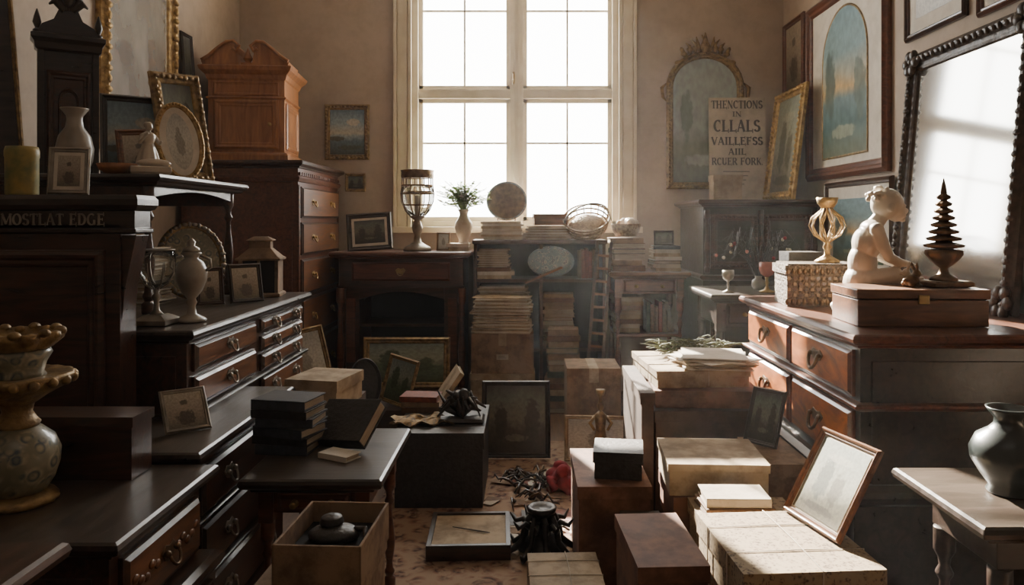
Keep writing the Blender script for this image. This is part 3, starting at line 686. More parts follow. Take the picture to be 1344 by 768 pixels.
b.finish('wooden_box',(1.50,3.0,z),(0,0,-3),.003)
zb=z+.141
b=B(); b.slab(-.07,.07,-.05,.05,[(0,0),(.01,.004),(.01,.018),(0,.024)],bronze)
b.lathe([(.05,.024),(.045,.035),(.02,.05),(.014,.07),(.03,.085),(.045,.10),(.062,.125),(.060,.14),(.03,.145)],bronze,seg=24,sc=(.06,8,(4,5,6,7)))
zz=.145; r=.066
for k in range(8):
    b.lathe([(r*.4,zz),(r*.9,zz+.006),(r,zz+.014),(r*.85,zz+.018),(r*.45,zz+.026),(r*.4,zz+.028)],bronze,seg=32,sc=(.10,8,(1,2,3))); zz+=.0265; r*=.86
b.tube([(0,0,zz),(0,0,zz+.03),(0,0,zz+.06)],[.012,.008,.001],bronze)
b.finish('pagoda_ornament',(1.635,2.98,zb),(0,0,10)).scale=(1.05,1.05,1.02)
def critter(name,loc,rz,m,s=1):
    b=B(); b.ball((0,0,.02),(.03,.022,.022),m); b.ball((.022,0,.045),(.015,.014,.016),m); b.ball((.036,0,.042),(.009,.008,.007),m,8,6)
    for sy in(-1,1):
        b.tube([(.018,sy*.006,.055),(.012,sy*.010,.072),(.010,sy*.011,.085)],[.005,.006,.002],m,8); b.ball((.02,sy*.013,.006),(.015,.007,.006),m,8,6); b.ball((-.012,sy*.016,.012),(.018,.009,.012),m,8,6)
    b.ball((-.03,0,.022),.009,m,8,6)
    o=b.finish(name,loc,(0,0,rz),remesh=.0025); o.scale=(s,s,s); return o
critter('rabbit_figurine',(1.50,2.96,zb),20,bronze,1.15); critter('rabbit_figurine',(1.55,3.05,zb),160,ceram,1.1)
b=B(); b.lathe([(.05,0),(.055,.006),(.048,.02),(.07,.05),(.093,.09),(.096,.12),(.08,.155),(.05,.175),(.036,.19),(.034,.205),(.05,.225),(.056,.235),(.05,.235),(.03,.205),(.0,.2)],teal,seg=36)
b.finish('glazed_vase',(1.33,2.10,.701))
def goblet(name,loc,m,s=1,bowl=glass):
    b=B(); b.lathe([(.035,0),(.036,.005),(.012,.014),(.006,.03),(.010,.045),(.006,.06),(.010,.07)],m)
    b.lathe([(.008,.07),(.03,.085),(.038,.11),(.036,.14),(.033,.14),(.035,.11),(.027,.088),(.0,.078)],bowl)
    o=b.finish(name,loc); o.scale=(s,s,s)
goblet('small_goblet',(1.27,4.78,1.001),pewter,1.0,pewter)
goblet('pink_goblet',(1.52,4.80,1.001),brass,1.35,pink)
b=B()
for k in range(44):
    a=R.uniform(0,2*pi); L=R.uniform(.15,.32); p=[(0,0,.05)]; c=R.uniform(-.6,.6)
    for t in range(1,8):
        u=t/7; p.append((L*.9*u*math.cos(a+c*u),L*.5*u*math.sin(a+c*u),.05+.30*math.sin(u*2.2)*(.6+.6*R.random())))
    b.tube(p,.0026,iron,4)
    if k%3==0: b.ball(p[-1],.012,R.choice((redc,pink,paper)),8,6)
b.lathe([(.03,0),(.045,.03),(.04,.06),(.02,.075),(.025,.09)],greyc,seg=18)
b.finish('wire_flower_spray',(1.52,4.98,1.001))

# ================================================================== BACK TABLE-TOP ITEMS
z=1.211
picture('leaning_photo_frame',(-1.24,6.10,z),8,.36,.31,A_dark,wood_bl,.04,.025,lean=14,roll=-4,mw=.02)
b=B()
b.lathe([(.10,0),(.105,.01),(.095,.03),(.06,.05),(.03,.07),(.022,.12),(.035,.15),(.042,.18),(.03,.21),(.022,.235),(.05,.255),(.06,.27)],pewter)
b.lathe([(.05,.27),(.085,.31),(.112,.38),(.118,.44),(.108,.50),(.104,.50),(.113,.44),(.107,.38),(.08,.312),(.0,.275)],glass)
for k in range(10):
    a=2*pi*k/10; b.tube([(r*math.cos(a),r*math.sin(a),q) for r,q in((.055,.268),(.09,.31),(.117,.38),(.122,.44),(.113,.50),(.112,.56))],.0045,bronze,5)
for r,q in((.122,.44),(.114,.50),(.113,.56),(.104,.35)): b.tube([(r*math.cos(2*pi*k/24),r*math.sin(2*pi*k/24),q) for k in range(24)],.006,bronze,6,True)
b.lathe([(.113,.56),(.120,.565),(.118,.60),(.124,.615),(.10,.62),(.10,.60),(.105,.57)],bronze)
b.lathe([(.02,.275),(.022,.42),(.015,.425)],paper2,seg=14)
b.finish('hurricane_lantern',(-.86,6.05,z)).scale=(1.08,1.08,1.04)
picture('small_card_frame',(-.66,6.1,z),0,.11,.15,A_pale,card,.015,.012,lean=12)
z=1.301
b=B(); b.lathe([(.04,0),(.043,.008),(.035,.02),(.055,.06),(.072,.12),(.07,.16),(.045,.20),(.034,.225),(.036,.25),(.052,.27),(.046,.27),(.03,.24),(0,.23)],ceram)
for k in range(110):
    a=R.uniform(0,2*pi); L=R.uniform(.02,.24); hh=R.uniform(.06,.25)*(1-.5*L/.24*R.random())
    e=Vector((L*math.cos(a),L*.6*math.sin(a),.26+hh)); m_=Vector((L*.35*math.cos(a),L*.3*math.sin(a),.26+hh*.65))
    b.tube([(0,0,.235),m_,e],.0022,leaf,4)
    for j in range(10):
        q=m_.lerp(e,j/9); an=R.uniform(0,6.28); ln=R.uniform(.026,.045); w_=ln*.42
        d1=Vector((math.cos(an),math.sin(an),R.uniform(-.3,.7))).normalized(); d2=d1.cross(Vector((0,0,1))).normalized()
        b.add([q,q+d1*ln*.5+d2*w_,q+d1*ln,q+d1*ln*.5-d2*w_],[(0,1,2,3)],leaf if R.random()<.7 else paper2)
b.finish('vase_with_greenery',(-.50,6.14,1.272))
books('book_stack',-.53,6.14,1.211,.18,.2,[.03,.03],[card2,paper],3)
books('book_stack',-.19,6.2,z,.34,.28,[.022,.018,.025,.02,.022,.018,.02],[paper,card2,paper2],3)
b=B(); b.M=T(0,0,0,rx=-14)
b.M=b.M@T(0,0,.165)@Matrix.Rotation(pi/2,4,'X')
b.lathe([(.0,0),(.06,.0),(.10,.006),(.160,.018),(.163,.024),(.158,.026),(.10,.014),(.06,.008),(0.001,.008)],plate_m,seg=40)
b.lathe([(.150,.0245),(.1635,.025),(.166,.022),(.160,.017)],bronze,seg=40)
b.M=Matrix()
for sx in(-1,1): b.tube([(sx*.07,-.05,.03),(sx*.07,-.05,.004),(sx*.06,.08,.004),(sx*.02,.07,.16)],.005,bronze,6)
b.finish('decorative_plate',(-.155,6.2,z+.147))
papers('paper_stack',.18,6.2,z,.36,.3,16,.007,7)
cbox('wooden_cigar_box',.06,.34,6.08,6.30,z+.114,z+.205,wood_br,rz=2,label=False)
b=B()
for k in range(18):
    a=2*pi*k/18; b.tube([(.02*math.cos(a),.02*math.sin(a),.01),(.12*math.cos(a),.12*math.sin(a),.02),(.17*math.cos(a),.15*math.sin(a),.10),(.185*math.cos(a),.165*math.sin(a),.17)],.004,wick,5)
for r,q in((.13,.03),(.155,.07),(.168,.10),(.178,.14),(.188,.175)): b.tube([(r*math.cos(2*pi*k/26),r*.9*math.sin(2*pi*k/26),q) for k in range(26)],.007,wick,6,True)
b.ball((0,0,.08),(.15,.132,.075),wick,16,10)
b.tube([(.185*math.cos(pi*k/12),0,.17+.14*math.sin(pi*k/12)) for k in range(13)],.008,pewter,6)
b.finish('wire_basket',(.50,6.2,z+.04),(38,-14,10))
b=B()
b.lathe([(.08,0),(.11,.05),(.12,.10),(.11,.10),(.07,.02)],wick)
for k in range(10): b.ball((R.uniform(-.07,.07),R.uniform(-.07,.07),.09+R.uniform(0,.03)),R.uniform(.03,.045),R.choice((paper,card2,ceram)),10,8)
b.finish('basket_of_shells',(.80,6.08,1.327))
books('book_stack',-.25,6.14,.991,.30,.26,[.03]*3,[card2,paper,clothb],4)
papers('paper_stack',-.26,6.16,1.082,.26,.26,16,.009,4,(paper,card2))
b=B(); b.lathe([(.155,-.01),(.185,.0),(.185,.02),(.17,.03),(.11,.035),(.001,.04)],plate_b,seg=36,sy=.66); b.finish('oval_painted_box',(.20,6.03,1.13),(90,0,0))
b=B()
for i in range(6):
    b.M=T(.36+i*.028,0,0); b.box(0,.024,-.08,.1,0,.22+.01*(i%3),R.choice(COV)); b.box(.003,.021,-.075,.098,.22,.221+.01*(i%3),pages)
b.M=Matrix(); b.finish('row_of_books',(.06,6.15,.991),bevel=.002)
cbox('cardboard_box',-.42,.07,5.72,5.97,.0,.30,card2); cbox('cardboard_box',-.41,.06,5.73,5.96,.301,.60,card,lid=False)
papers('paper_heap',-.18,5.84,.602,.46,.24,30,.009,8)
papers('paper_heap',-.18,6.16,.446,.42,.24,44,.011,6)
books('book_pile',.26,6.14,.446,.26,.22,[.03,.025,.035,.03,.028,.03,.032,.028,.03,.03,.03,.03,.035,.03],[card2,paper,clothb,card2,paper],4)
books('book_pile',.28,5.83,0,.26,.22,[.045]*14,[clothb,card,clothg,card2],6)
b=B()
for sx in(-1,1): b.box(sx*.055-.011,sx*.055+.011,-.012,.012,0,1.3,wood_dk)
for k in range(12): b.box(-.05,.05,-.008,.008,.08+k*.1,.10+k*.1,wood_br)
b.finish('wooden_ladder_rack',(.50,5.80,0),(-6,5,0),.002)
b=B(); b.box(-.16,.16,-.03,.03,0,.014,wood_br); b.finish('wooden_plank',(.14,5.95,1.02),(0,-22,10),.003)
books('book_stack',.80,6.08,1.056,.26,.24,[.045,.04,.05,.04,.045,.04],[clothb,card,card2,clothk],4)
books('book_stack',1.10,6.06,1.056,.22,.26,[.028,.03,.026,.03,.028,.03,.026],[card2,paper,clothk,paper2],4)
picture('small_photo_frame',(1.10,6.06,1.256),0,.16,.12,A_dark,wood_bl,.015,.012,lean=12)
books('book_stack',.80,6.08,.577,.22,.28,[.035]*8,[card2,paper,clothb],5,-1)
b=B()
for i in range(7):
    b.M=T(i*.032,0,0,ry=-12 if i>5 else 0); b.box(0,.026,-.1,.1,0,.24-.02*(i%3),R.choice(COV)); b.box(.003,.023,-.098,.098,.2,.2402-.02*(i%3),pages)
b.M=Matrix(); b.finish('row_of_books',(.95,6.08,.577),bevel=.002)

# ================================================================== LEFT: SHELF & SIDEBOARD TOP ITEMS
z=1.651
b=B(); 
b.box(-.17,.17,0,.05,0,.72,wood_bl)
for x in(-.19,.15): b.box(x,x+.04,-.015,.06,0,.76,wood_bl)
b.M=T(0,0,.06); b.frame(rect(.27,.50),.045,.03,wood_dk,wood_dk); b.M=T(0,-.004,.13); b.frame(arch(.13,.34,10),.02,.02,wood_dk,wood_dk); b.M=Matrix()
b.slab(-.19,.19,-.015,.06,[(0,.66),(.015,.67),(.02,.70),(.04,.72),(.04,.74),(.02,.75)],wood_bl)
b.prism([(-.2,.75),(.2,.75),(.16,.80),(.09,.83),(.05,.90),(-.05,.90),(-.09,.83),(-.16,.80)],0,.05,wood_bl)
for x in(-.19,.19): b.lathe([(.022,0),(.028,.02),(.012,.03),(.028,.06),(.02,.09),(.004,.13)],wood_bl,x,.02,.745,14)
for k in range(7):
    a=pi*k/6; b.tube([(.03*math.cos(a),0,.88),(.09*math.cos(a),-.02,.92+.08*math.sin(a)),(.12*math.cos(a),-.01,.90+.13*math.sin(a))],[.02,.02,.006],wood_bl)
b.ball((0,-.02,.95),(.045,.035,.06),wood_bl)
b.finish('carved_gothic_panel',(-2.16,3.60,z),(0,0,34),.003).scale=(.66,.8,.90)
b=B(); b.M=T(rx=-2); b.frame(rect(.12,1.5),.02,.02,gilt_dk,wood_bl); b.finish('narrow_gilt_frame',(-2.29,3.40,1.54),(0,-4,28))
picture('dark_framed_picture',(-2.04,4.00,z),35,.34,.46,A_sea,wood_bl,.035,.03,lean=6)
picture('photo_frame',(-1.90,3.78,z),30,.20,.26,A_port,wood_br,.03,.02,lean=10,roll=-5)
picture('ornate_carved_frame',(-1.82,4.12,z),62,.30,.60,A_dark,gilt_dk,.06,.04,lean=8,beads=.035,roll=-4)
b=B(); b.M=T(rx=-8,ry=-8); b.frame(ell(.115,.20,.20),.025,.025,gilt,A_pale,mat_w=.03,mm=paper2,smooth=True,beads=.02)
b.finish('oval_gilt_frame',(-1.70,3.82,z),(0,0,38))
def lady(name,loc,rz,m,s):
    b=B(); b.slab(-.055,.055,-.04,.04,[(0,0),(.006,.004),(.006,.014),(0,.018)],m)
    b.lathe([(.05,.015),(.045,.06),(.035,.10),(.022,.135),(.028,.16),(.026,.175),(.010,.185)],m,seg=18,sc=(.12,7,(0,1,2)))
    b.ball((.006,0,.205),(.016,.015,.02),m,12,8); b.ball((-.006,0,.212),(.016,.015,.014),m,10,8); b.ball((.022,0,.203),(.004,.003,.004),m,6,5)
    for sy,e in((-1,.05),(1,.02)): b.tube([(0,sy*.026,.17),(.012,sy*.045,.135),(.04,sy*.03,.12+e)],[.010,.008,.005],m,8); b.ball((.042,sy*.03,.122+e),.007,m,8,6)
    o=b.finish(name,loc,(0,0,rz),remesh=.003); o.scale=(s,s,s)
lady('lady_figurine',(-1.71,3.45,z),-30,ceram,1.1)
b=B(); b.slab(-.09,.06,-.05,.05,[(0,0),(.005,.01),(.005,.03),(0,.035)],ceram); b.ball((0,0,.05),(.07,.03,.02),ceram); b.finish('carved_ivory_dish',(-1.62,3.32,z),(0,0,30),.002)
b=B(); b.lathe([(.035,0),(.045,.01),(.062,.05),(.066,.10),(.055,.15),(.032,.185),(.028,.215),(.03,.23),(.048,.255),(.05,.26),(.03,.245),(0,.24)],greyc,sc=(.03,12,(2,3,4,5))); b.finish('ribbed_vase',(-1.93,3.26,z)).scale=(1.1,1.1,1.08)
b=B(); b.lathe([(.045,0),(.075,.02),(.085,.045),(.078,.045),(.05,.015),(0,.01)],wood_hn); b.finish('wooden_bowl',(-1.76,3.29,z))
z=1.541
picture('silver_photo_frame',(-1.60,2.665,z),18,.13,.17,A_port,pewter,.018,.014,lean=10,mw=.012)
b=B(); b.lathe([(.05,0),(.052,.005),(.052,.13),(.054,.135),(.054,.155),(.05,.17),(.001,.172)],yel); b.finish('decorated_tin',(-1.775,2.685,z))
z=1.052
b=B(); b.slab(-.055,.055,-.055,.055,[(0,0),(.008,.004),(.008,.02),(-.01,.032),(-.025,.04)],pewter)
b.lathe([(.025,.04),(.012,.055),(.009,.09),(.02,.105),(.009,.12),(.012,.14)],pewter)
b.lathe([(.012,.14),(.045,.16),(.066,.20),(.070,.25),(.064,.285),(.060,.285),(.066,.25),(.062,.203),(.042,.165),(0,.15)],glass,seg=32)
b.lathe([(.060,.283),(.0665,.284),(.0665,.289),(.060,.290)],pewter,seg=32)
for k in range(8):
    a=2*pi*k/8; b.tube([(r*math.cos(a),r*math.sin(a),q) for r,q in((.014,.138),(.046,.158),(.067,.198),(.071,.24))],[.004,.0035,.003,.001],pewter,5)
b.finish('glass_goblet',(-1.42,2.93,z))
b=B(); b.lathe([(.055,0),(.058,.006),(.05,.015),(.02,.03),(.014,.06),(.022,.075),(.016,.09),(.04,.12),(.058,.165),(.06,.20),(.045,.235),(.025,.25),(.03,.26),(.04,.27),(.03,.275)],greyc)
b.lathe([(.035,.275),(.03,.29),(.012,.30),(.016,.315),(.004,.33)],pewter)
for sy in(-1,1): b.tube([(sy*.055,0,.20),(sy*.078,0,.215),(sy*.075,0,.245),(sy*.035,0,.26)],.006,pewter,6)
b.finish('lidded_urn',(-1.325,3.02,z))
b=B(); b.M=T(rx=-14); b.frame(ell(.17,.20,.20),.03,.02,gilt_dk,porc,smooth=True,beads=.03,bm=pewter); b.finish('oval_carved_plaque',(-1.68,3.86,z),(0,0,40))
papers('paper_pile',-1.88,3.65,z,.28,.26,34,.008,7,(paper,card2,paper2))
picture('photo_frame',(-1.49,3.60,z),40,.13,.18,A_port,wood_dk,.02,.015,lean=10)
picture('photo_frame',(-1.36,3.72,z),48,.17,.19,A_port,wood_bl,.02,.015,lean=12)
b=B(); w=.10
b.slab(-w,w,-.08,.08,[(.012,0),(.012,.015),(0,.02)],card); b.box(-w+.01,w-.01,-.07,.07,.02,.19,darkin)
for x in(-w+.008,-.005,w-.018): b.box(x,x+.012,-.075,-.062,.02,.19,card)
for x in(-w+.0,w-.012):
    for y in(-.078,.066): b.box(x,x+.012,y,y+.012,.02,.19,card)
b.box(w-.012,w,-.078,.078,.02,.19,card)
b.slab(-w,w,-.08,.08,[(.012,.19),(.015,.20),(.0,.21),(-.03,.24),(-.045,.255),(-.045,.29),(-.03,.295),(-.065,.315)],card)
b.finish('wooden_lantern',(-1.41,4.06,z),(0,0,8),.002)
picture('silver_photo_frame',(-1.15,2.60,.731),38,.15,.16,A_port,pewter,.015,.012,lean=38)
cbox('wooden_document_box',-1.52,-1.13,2.19,2.32,.702,.885,wood_dk,label=False,lh=.03)
b=B()
b.lathe([(.095,0),(.098,.01),(.088,.022),(.07,.03)],gilt_dk,seg=36,sc=(.03,16,(0,1)))
b.lathe([(.068,.028),(.088,.06),(.100,.10),(.102,.135),(.088,.17),(.06,.195),(.045,.205)],porc,seg=36)
b.lathe([(.05,.200),(.055,.210),(.045,.222),(.035,.24),(.04,.26),(.075,.285),(.12,.31),(.132,.325),(.134,.338),(.125,.342),(.07,.335)],gilt_dk,seg=48,sc=(.035,20,(6,7,8,9)))
b.lathe([(.07,.332),(.062,.345),(.068,.37),(.082,.395),(.075,.41)],porc,seg=36)
b.lathe([(.072,.405),(.085,.412),(.10,.43),(.106,.452),(.096,.455),(.08,.43),(.0,.42)],gilt_dk,seg=48,sc=(.09,9,(2,3,4)))
for k in range(18):
    a=2*pi*k/18; b.ball((.10*math.cos(a),.10*math.sin(a),.445+.008*(k%2)),(.016,.016,.012),gilt_dk,8,6)
    b.ball((.13*math.cos(a),.13*math.sin(a),.325),(.014,.014,.014),gilt_dk,8,6)
b.finish('porcelain_compote_urn',(-1.355,2.03,.702))

# ================================================================== CENTRE-LEFT BOXES & BOOKS
cbox('cardboard_box',-1.01,-.78,3.37,3.72,0,.62,cardk)
cbox('cardboard_box',-1.04,-.79,3.34,3.62,.622,.75,card2,rz=-12,lid=True)
books('book_stack',-.86,2.80,.611,.22,.17,[.035,.03,.035,.032,.03,.036],[clothk,leath,clothk],9,-1,rz=-12)
b=B(); bookat(b,.26,.19,.05,leath); b.finish('leather_album',(-.665,2.88,.67),(40,-6,-28),.003)
b=B(); bookat(b,.13,.08,.02,paper2); b.finish('small_white_book',(-.66,2.70,.611),(0,0,-28),.002)
picture('tilted_gilt_frame',(-1.30,4.62,.42),35,.30,.38,A_pale,gilt_dk,.03,.02,lean=16,roll=-8)
cbox('storage_crate',-1.52,-1.08,4.45,4.95,0,.42,wood_dk,label=False)
b=B(); w=.12;d=.16;h=.11
b.box(-w,w,-d,d,0,.008,card); 
for x in(-w,w-.008): b.box(x,x+.008,-d,d,0,h,card)
for y in(-d,d-.008): b.box(-w,w,y,y+.008,0,h,card)
b.box(-w+.008,w-.008,-d+.008,d-.008,.008,.05,darkin)
b.ball((-.01,.03,.065),(.075,.06,.025),leath,16,10); b.lathe([(.02,.085),(.035,.092),(.03,.11),(.012,.118)],leath,-.02,.04,0,16)
b.tube([(.05,.04,.075),(.085,.02,.085),(.09,-.02,.07)],[.01,.008,.004],leath); b.ball((.03,-.08,.06),(.03,.022,.014),bronze)
b.finish('open_trinket_box',(-.545,2.17,.482),(0,0,-3),.002)
cbox('cardboard_box',-.72,-.44,1.90,2.38,0,.48,card,rz=-2)
cbox('black_trunk',-.665,-.21,3.82,4.42,.008,.385,leath,rz=0,label=False,lh=.08)
b=B(); vs=[];n=14
for i in range(n+1):
    for j in range(n+1):
        x=-.15+.3*i/n;y=-.10+.2*j/n; vs.append((x+.02*math.sin(j),y+.02*math.sin(i*1.3),.016+.010*math.sin(i*1.1+j*.7)+.006*math.cos(j*1.9)))
b.add(vs,[(i*(n+1)+j,(i+1)*(n+1)+j,(i+1)*(n+1)+j+1,i*(n+1)+j+1) for i in range(n) for j in range(n)],clothp,True); b.finish('printed_scarf',(-.55,4.02,.386),(0,0,10))
b=B(); b.slab(-.1,.1,-.06,.06,[(0,0),(.01,.01),(.0,.02)],iron)
for k in range(26):
    a=R.uniform(0,2*pi); L=R.uniform(.06,.14); b.tube([(0,0,.03),(L*.5*math.cos(a),L*.4*math.sin(a),R.uniform(.04,.12)),(L*math.cos(a),L*.7*math.sin(a),R.uniform(.02,.14))],[.018,.014,.004],iron,6)
for k in range(8): b.ball((R.uniform(-.06,.06),R.uniform(-.03,.03),R.uniform(.05,.12)),R.uniform(.015,.03),iron,8,6)
b.finish('iron_leaf_sculpture',(-.34,4.05,.386)).scale=(1.1,1.1,1.25)
cbox('low_crate',-1.16,-.50,5.30,5.60,0,.26,wood_dk,label=False)
picture('framed_landscape',(-.85,5.40,.261),0,.62,.36,A_green,gilt_dk,.045,.03,lean=10)
picture('green_framed_print',(-.82,4.75,.302),-38,.26,.30,A_green,gilt_dk,.025,.02,lean=14,roll=6)
cbox('low_crate',-1.0,-.62,4.62,5.05,0,.30,cardk)
b=B(); b.M=T(rx=-16); b.frame(ell(.10,.15,.15,30),.02,.02,leath,leath,smooth=True); b.finish('oval_black_plaque',(-.98,4.70,.302),(0,0,25))
books('book_stack',-.58,4.30,.386,.22,.16,[.03,.028,.03],[clothb,card,clothr],8)
books('book_stack',-.48,4.95,0,.26,.22,[.05,.045,.05,.05,.05,.05],[clothb,card2,clothk],8)
b=B(); bookat(b,.22,.30,.03,card2); b.finish('leaning_ledger',(-.47,4.88,.40),(0,-55,10),.003)
picture('black_framed_picture',(-.06,4.62,.012),0,.42,.46,A_dark,iron,.03,.03,lean=15)
b=B(); w=.18; d=.19
b.box(-w,w,-d,d,0,.05,wood_dk)
for x in(-w,w-.02): b.box(x,x+.02,-d,d,.05,.065,wood_bl)
for y in(-d,d-.02): b.box(-w+.02,w-.02,y,y+.02,.05,.065,wood_bl)
b.box(-w+.02,w-.02,-d+.02,d-.02,.05,.056,card2)
b.tube([(-.08,.02,.062),(.04,-.03,.062),(.09,-.05,.062)],[.002,.004,.002],iron,6)
b.finish('display_case',(-.25,3.42,.008),(0,0,2),.002)
b=B()
b.lathe([(.05,.05),(.045,.08),(.03,.10),(.028,.13),(.05,.145),(.065,.155),(.07,.17),(.055,.175),(.04,.165),(0,.16)],iron,seg=20)
b.lathe([(.09,.0),(.10,.02),(.07,.05),(.05,.07)],iron,seg=20,sc=(.15,8,(0,1,2)))
for k in range(8):
    a=2*pi*k/8+.2; c,s_=math.cos(a),math.sin(a)
    b.tube([(r*c,r*s_,q) for r,q in((.03,.12),(.06,.135),(.08,.10),(.09,.05),(.125,.025),(.155,.012),(.175,.035))],[.014,.015,.014,.015,.014,.012,.004],iron,8)
    b.tube([(r*math.cos(a+.35),r*math.sin(a+.35),q) for r,q in((.03,.08),(.09,.12),(.125,.11),(.15,.14))],[.010,.012,.010,.003],iron,6)
b.finish('cast_iron_stand',(.07,3.32,.008)).scale=(.95,.95,1.15)
b=B()
for k in range(34):
    a=R.uniform(0,2*pi); L=R.uniform(.06,.19); c=R.uniform(-1,1); cx=R.uniform(-.1,.12); cy=R.uniform(-.22,.22)
    b.tube([(cx+L*u*math.cos(a+c*u),cy+L*u*math.sin(a+c*u),.008+.06*math.sin(u*2.8)*R.uniform(.3,1)) for u in(0,.2,.4,.6,.8,1)],[.009,.008,.007,.006,.005,.002],R.choice((iron,wood_bl,wood_dk,bronze)),5)
b.finish('tangled_roots',(.02,4.10,.008))
b=B()
for k in range(46):
    b.M=T(R.uniform(-.2,.34),R.uniform(-.55,.5),.002+.0015*k/46,rz=R.uniform(0,180),rx=R.uniform(-4,4)); s_=R.uniform(.02,.07)
    b.box(-s_,s_,-s_*.7,s_*.7,0,.002,R.choice((paper,card2,paper2,card,clothb,leath,clothr)))
b.M=Matrix(); b.finish('scattered_paper_scraps',(-.02,3.85,.010))
b=B()
for k in range(14): b.ball((R.uniform(-.06,.06),R.uniform(-.05,.05),R.uniform(.03,.13)),(R.uniform(.03,.05),R.uniform(.025,.04),R.uniform(.02,.04)),redc,12,8,Matrix.Rotation(R.uniform(0,3),4,'Y'))
b.finish('crumpled_red_cloth',(.20,4.06,.0),remesh=.006)
cbox('cardboard_box',.26,.60,4.80,5.15,.0,.52,card,lid=False,rz=0,label=False)
picture('cream_framed_sheet',(.43,4.55,.01),-4,.40,.27,A_pale,card2,.025,.02,lean=16)
b=B()
b.lathe([(.06,0),(.062,.01),(.04,.025),(.018,.04),(.012,.08),(.022,.10),(.012,.12),(.014,.15)],gilt_dk)
b.lathe([(.022,.15),(.03,.20),(.022,.25),(.026,.29),(.028,.32),(.010,.34)],gilt_dk,seg=16); b.ball((0,0,.365),(.018,.017,.024),gilt_dk)
for sx in(-1,1): b.tube([(sx*.024,0,.315),(sx*.05,-.01,.28),(sx*.03,-.03,.25)],[.010,.009,.006],gilt_dk,8)
b.lathe([(.012,.385),(.008,.41),(.02,.43),(.022,.45),(.015,.45)],gilt_dk)
b.finish('figural_candlestick',(.42,4.28,.008)).scale=(1.2,1.2,1.1)
b=B(); b.ball((0,0,.13),(.13,.12,.13),teal,24,16); b.lathe([(.05,0),(.06,.01),(.04,.03)],teal); b.lathe([(.04,.24),(.035,.27),(.05,.29),(.045,.29),(.03,.26)],teal)
b.finish('round_stoneware_jar',(.77,4.98,.202)); cbox('low_crate',.63,1.05,4.75,5.2,0,.2,cardk)

# ================================================================== RIGHT BOX CASCADE
cbox('reddish_box',.20,.49,2.95,3.45,.008,.42,cardr,label=False)
cbox('small_black_case',.28,.48,3.02,3.22,.421,.53,leath,rz=-8,label=False)
cbox('packing_crate',.575,1.10,3.40,4.15,.008,.60,cardk,rz=0)
cbox('flat_portfolio_box',.60,1.08,3.44,4.1,.602,.68,cardr,label=False,rz=-3)
cbox('flat_portfolio_box',.58,1.02,3.50,4.05,.682,.76,card2,label=False,rz=4,string=True)
papers('loose_papers',.90,3.64,.764,.32,.34,14,.004,28,(paper2,paper2,paper))
b=B()
for k in range(170):
    a=R.uniform(0,2*pi); x=R.uniform(-.19,.19); y=R.uniform(-.08,.08); L=R.uniform(.05,.12); q=R.uniform(.0,.06)
    b.tube([(x,y,q+.004),(x+L*.5*math.cos(a),y+L*.5*math.sin(a),q+.02),(x+L*math.cos(a),y+L*math.sin(a),q+R.uniform(0,.03))],[.003,.0025,.001],green,4)
b.finish('dried_greenery',(.87,3.95,.762))
cbox('leaning_folder_box',.50,.565,3.32,3.95,.008,.70,cardk,rz=0,label=False)
cbox('cardboard_box',.54,.88,2.78,3.10,.30,.44,cardr,label=False)
cbox('cardboard_box',.64,.90,2.80,3.12,.008,.298,card)
cbox('pale_flat_box',.53,.90,2.78,3.12,.442,.56,card2,rz=-3,label=False,lh=.03)
books('book_stack',.71,2.62,.462,.24,.16,[.025,.03],[clothb,paper],8)
cbox('wrapped_box',.58,.92,2.53,2.73,.008,.46,patbox,rz=0,label=False)
cbox('patterned_box',.57,.97,2.06,2.49,.008,.50,patbox,rz=4,label=False,lh=.06,string=True)
cbox('reddish_box',.31,.52,2.18,2.58,.008,.46,cardr,rz=3,label=False)
cbox('reddish_box',.36,.51,2.64,2.92,.008,.34,cardk,rz=0,label=False)
cbox('pale_flat_box',.01,.26,2.52,2.78,.008,.24,card2,rz=2,label=False,string=True)
picture('leaning_framed_print',(.885,2.36,.503),-76,.28,.30,A_print,wood_br,.022,.018,lean=30,mw=.006)
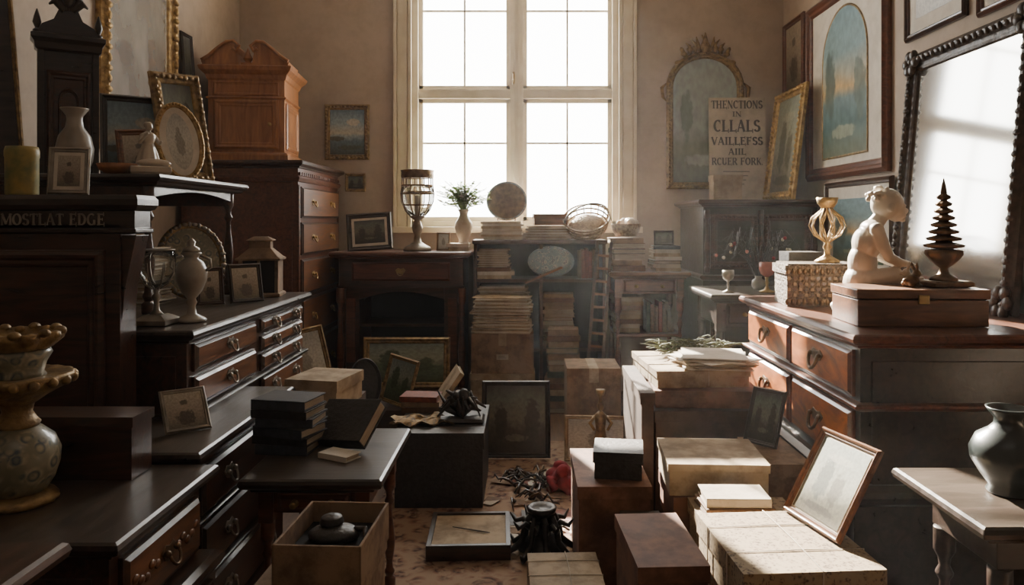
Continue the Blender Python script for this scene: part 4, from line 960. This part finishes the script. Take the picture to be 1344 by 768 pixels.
picture('small_leaning_frame',(.99,3.22,.502),-50,.16,.24,A_dark,wood_bl,.018,.014,lean=20)
cbox('cardboard_box',.93,1.12,2.97,3.35,.008,.50,card)

# ================================================================== LIGHT & CAMERA
w=bpy.data.worlds.new('World'); bpy.context.scene.world=w; w.use_nodes=True
bg=w.node_tree.nodes['Background']; bg.inputs[0].default_value=(1,.985,.945,1); bg.inputs[1].default_value=16.5
def light(name,kind,loc,d,**k):
    l=bpy.data.lights.new(name,kind); o=bpy.data.objects.new(name,l); bpy.context.scene.collection.objects.link(o)
    o.location=loc; o.rotation_euler=Vector(d).to_track_quat('-Z','Y').to_euler()
    for a,v in k.items(): setattr(l,a,v)
    return l
light('sun','SUN',(0,9,6),(.34,-1,-.55),energy=72,angle=.01,color=(1,.91,.77))
l=light('window_portal','AREA',((wx0+wx1)/2,YB+.22,(wz0+wz1)/2),(0,-1,0),shape='RECTANGLE',size=wx1-wx0,size_y=wz1-wz0); l.cycles.is_portal=True
light('fill_light','AREA',(0,.4,3.8),(0,.25,-1),energy=5,shape='RECTANGLE',size=2.5,size_y=1.5,color=(1,.92,.82))  # added weak fill above the camera to lift dark fronts; no actual lamp
# dusty air
m=bpy.data.materials.new('dusty_air'); m.use_nodes=True; nt=m.node_tree; nt.nodes.clear()
o=N(nt,'ShaderNodeOutputMaterial'); v=N(nt,'ShaderNodeVolumeScatter'); v.inputs['Density'].default_value=.0044; v.inputs['Anisotropy'].default_value=.35; v.inputs['Color'].default_value=(1,.98,.95,1)
nt.links.new(v.outputs[0],o.inputs['Volume'])
b=B(); b.box(XL+.01,XR-.01,-1.1,YB-.01,.0,H-.01,m); b.finish('dusty_air')
cam=bpy.data.cameras.new('camera'); co=bpy.data.objects.new('camera',cam); bpy.context.scene.collection.objects.link(co)
co.location=(0,0,1.45); co.rotation_euler=(pi/2,0,0)
cam.sensor_width=36; cam.lens=26.786; cam.shift_x=-18/1344; cam.shift_y=-94/1344; cam.clip_start=.05
bpy.context.scene.camera=co
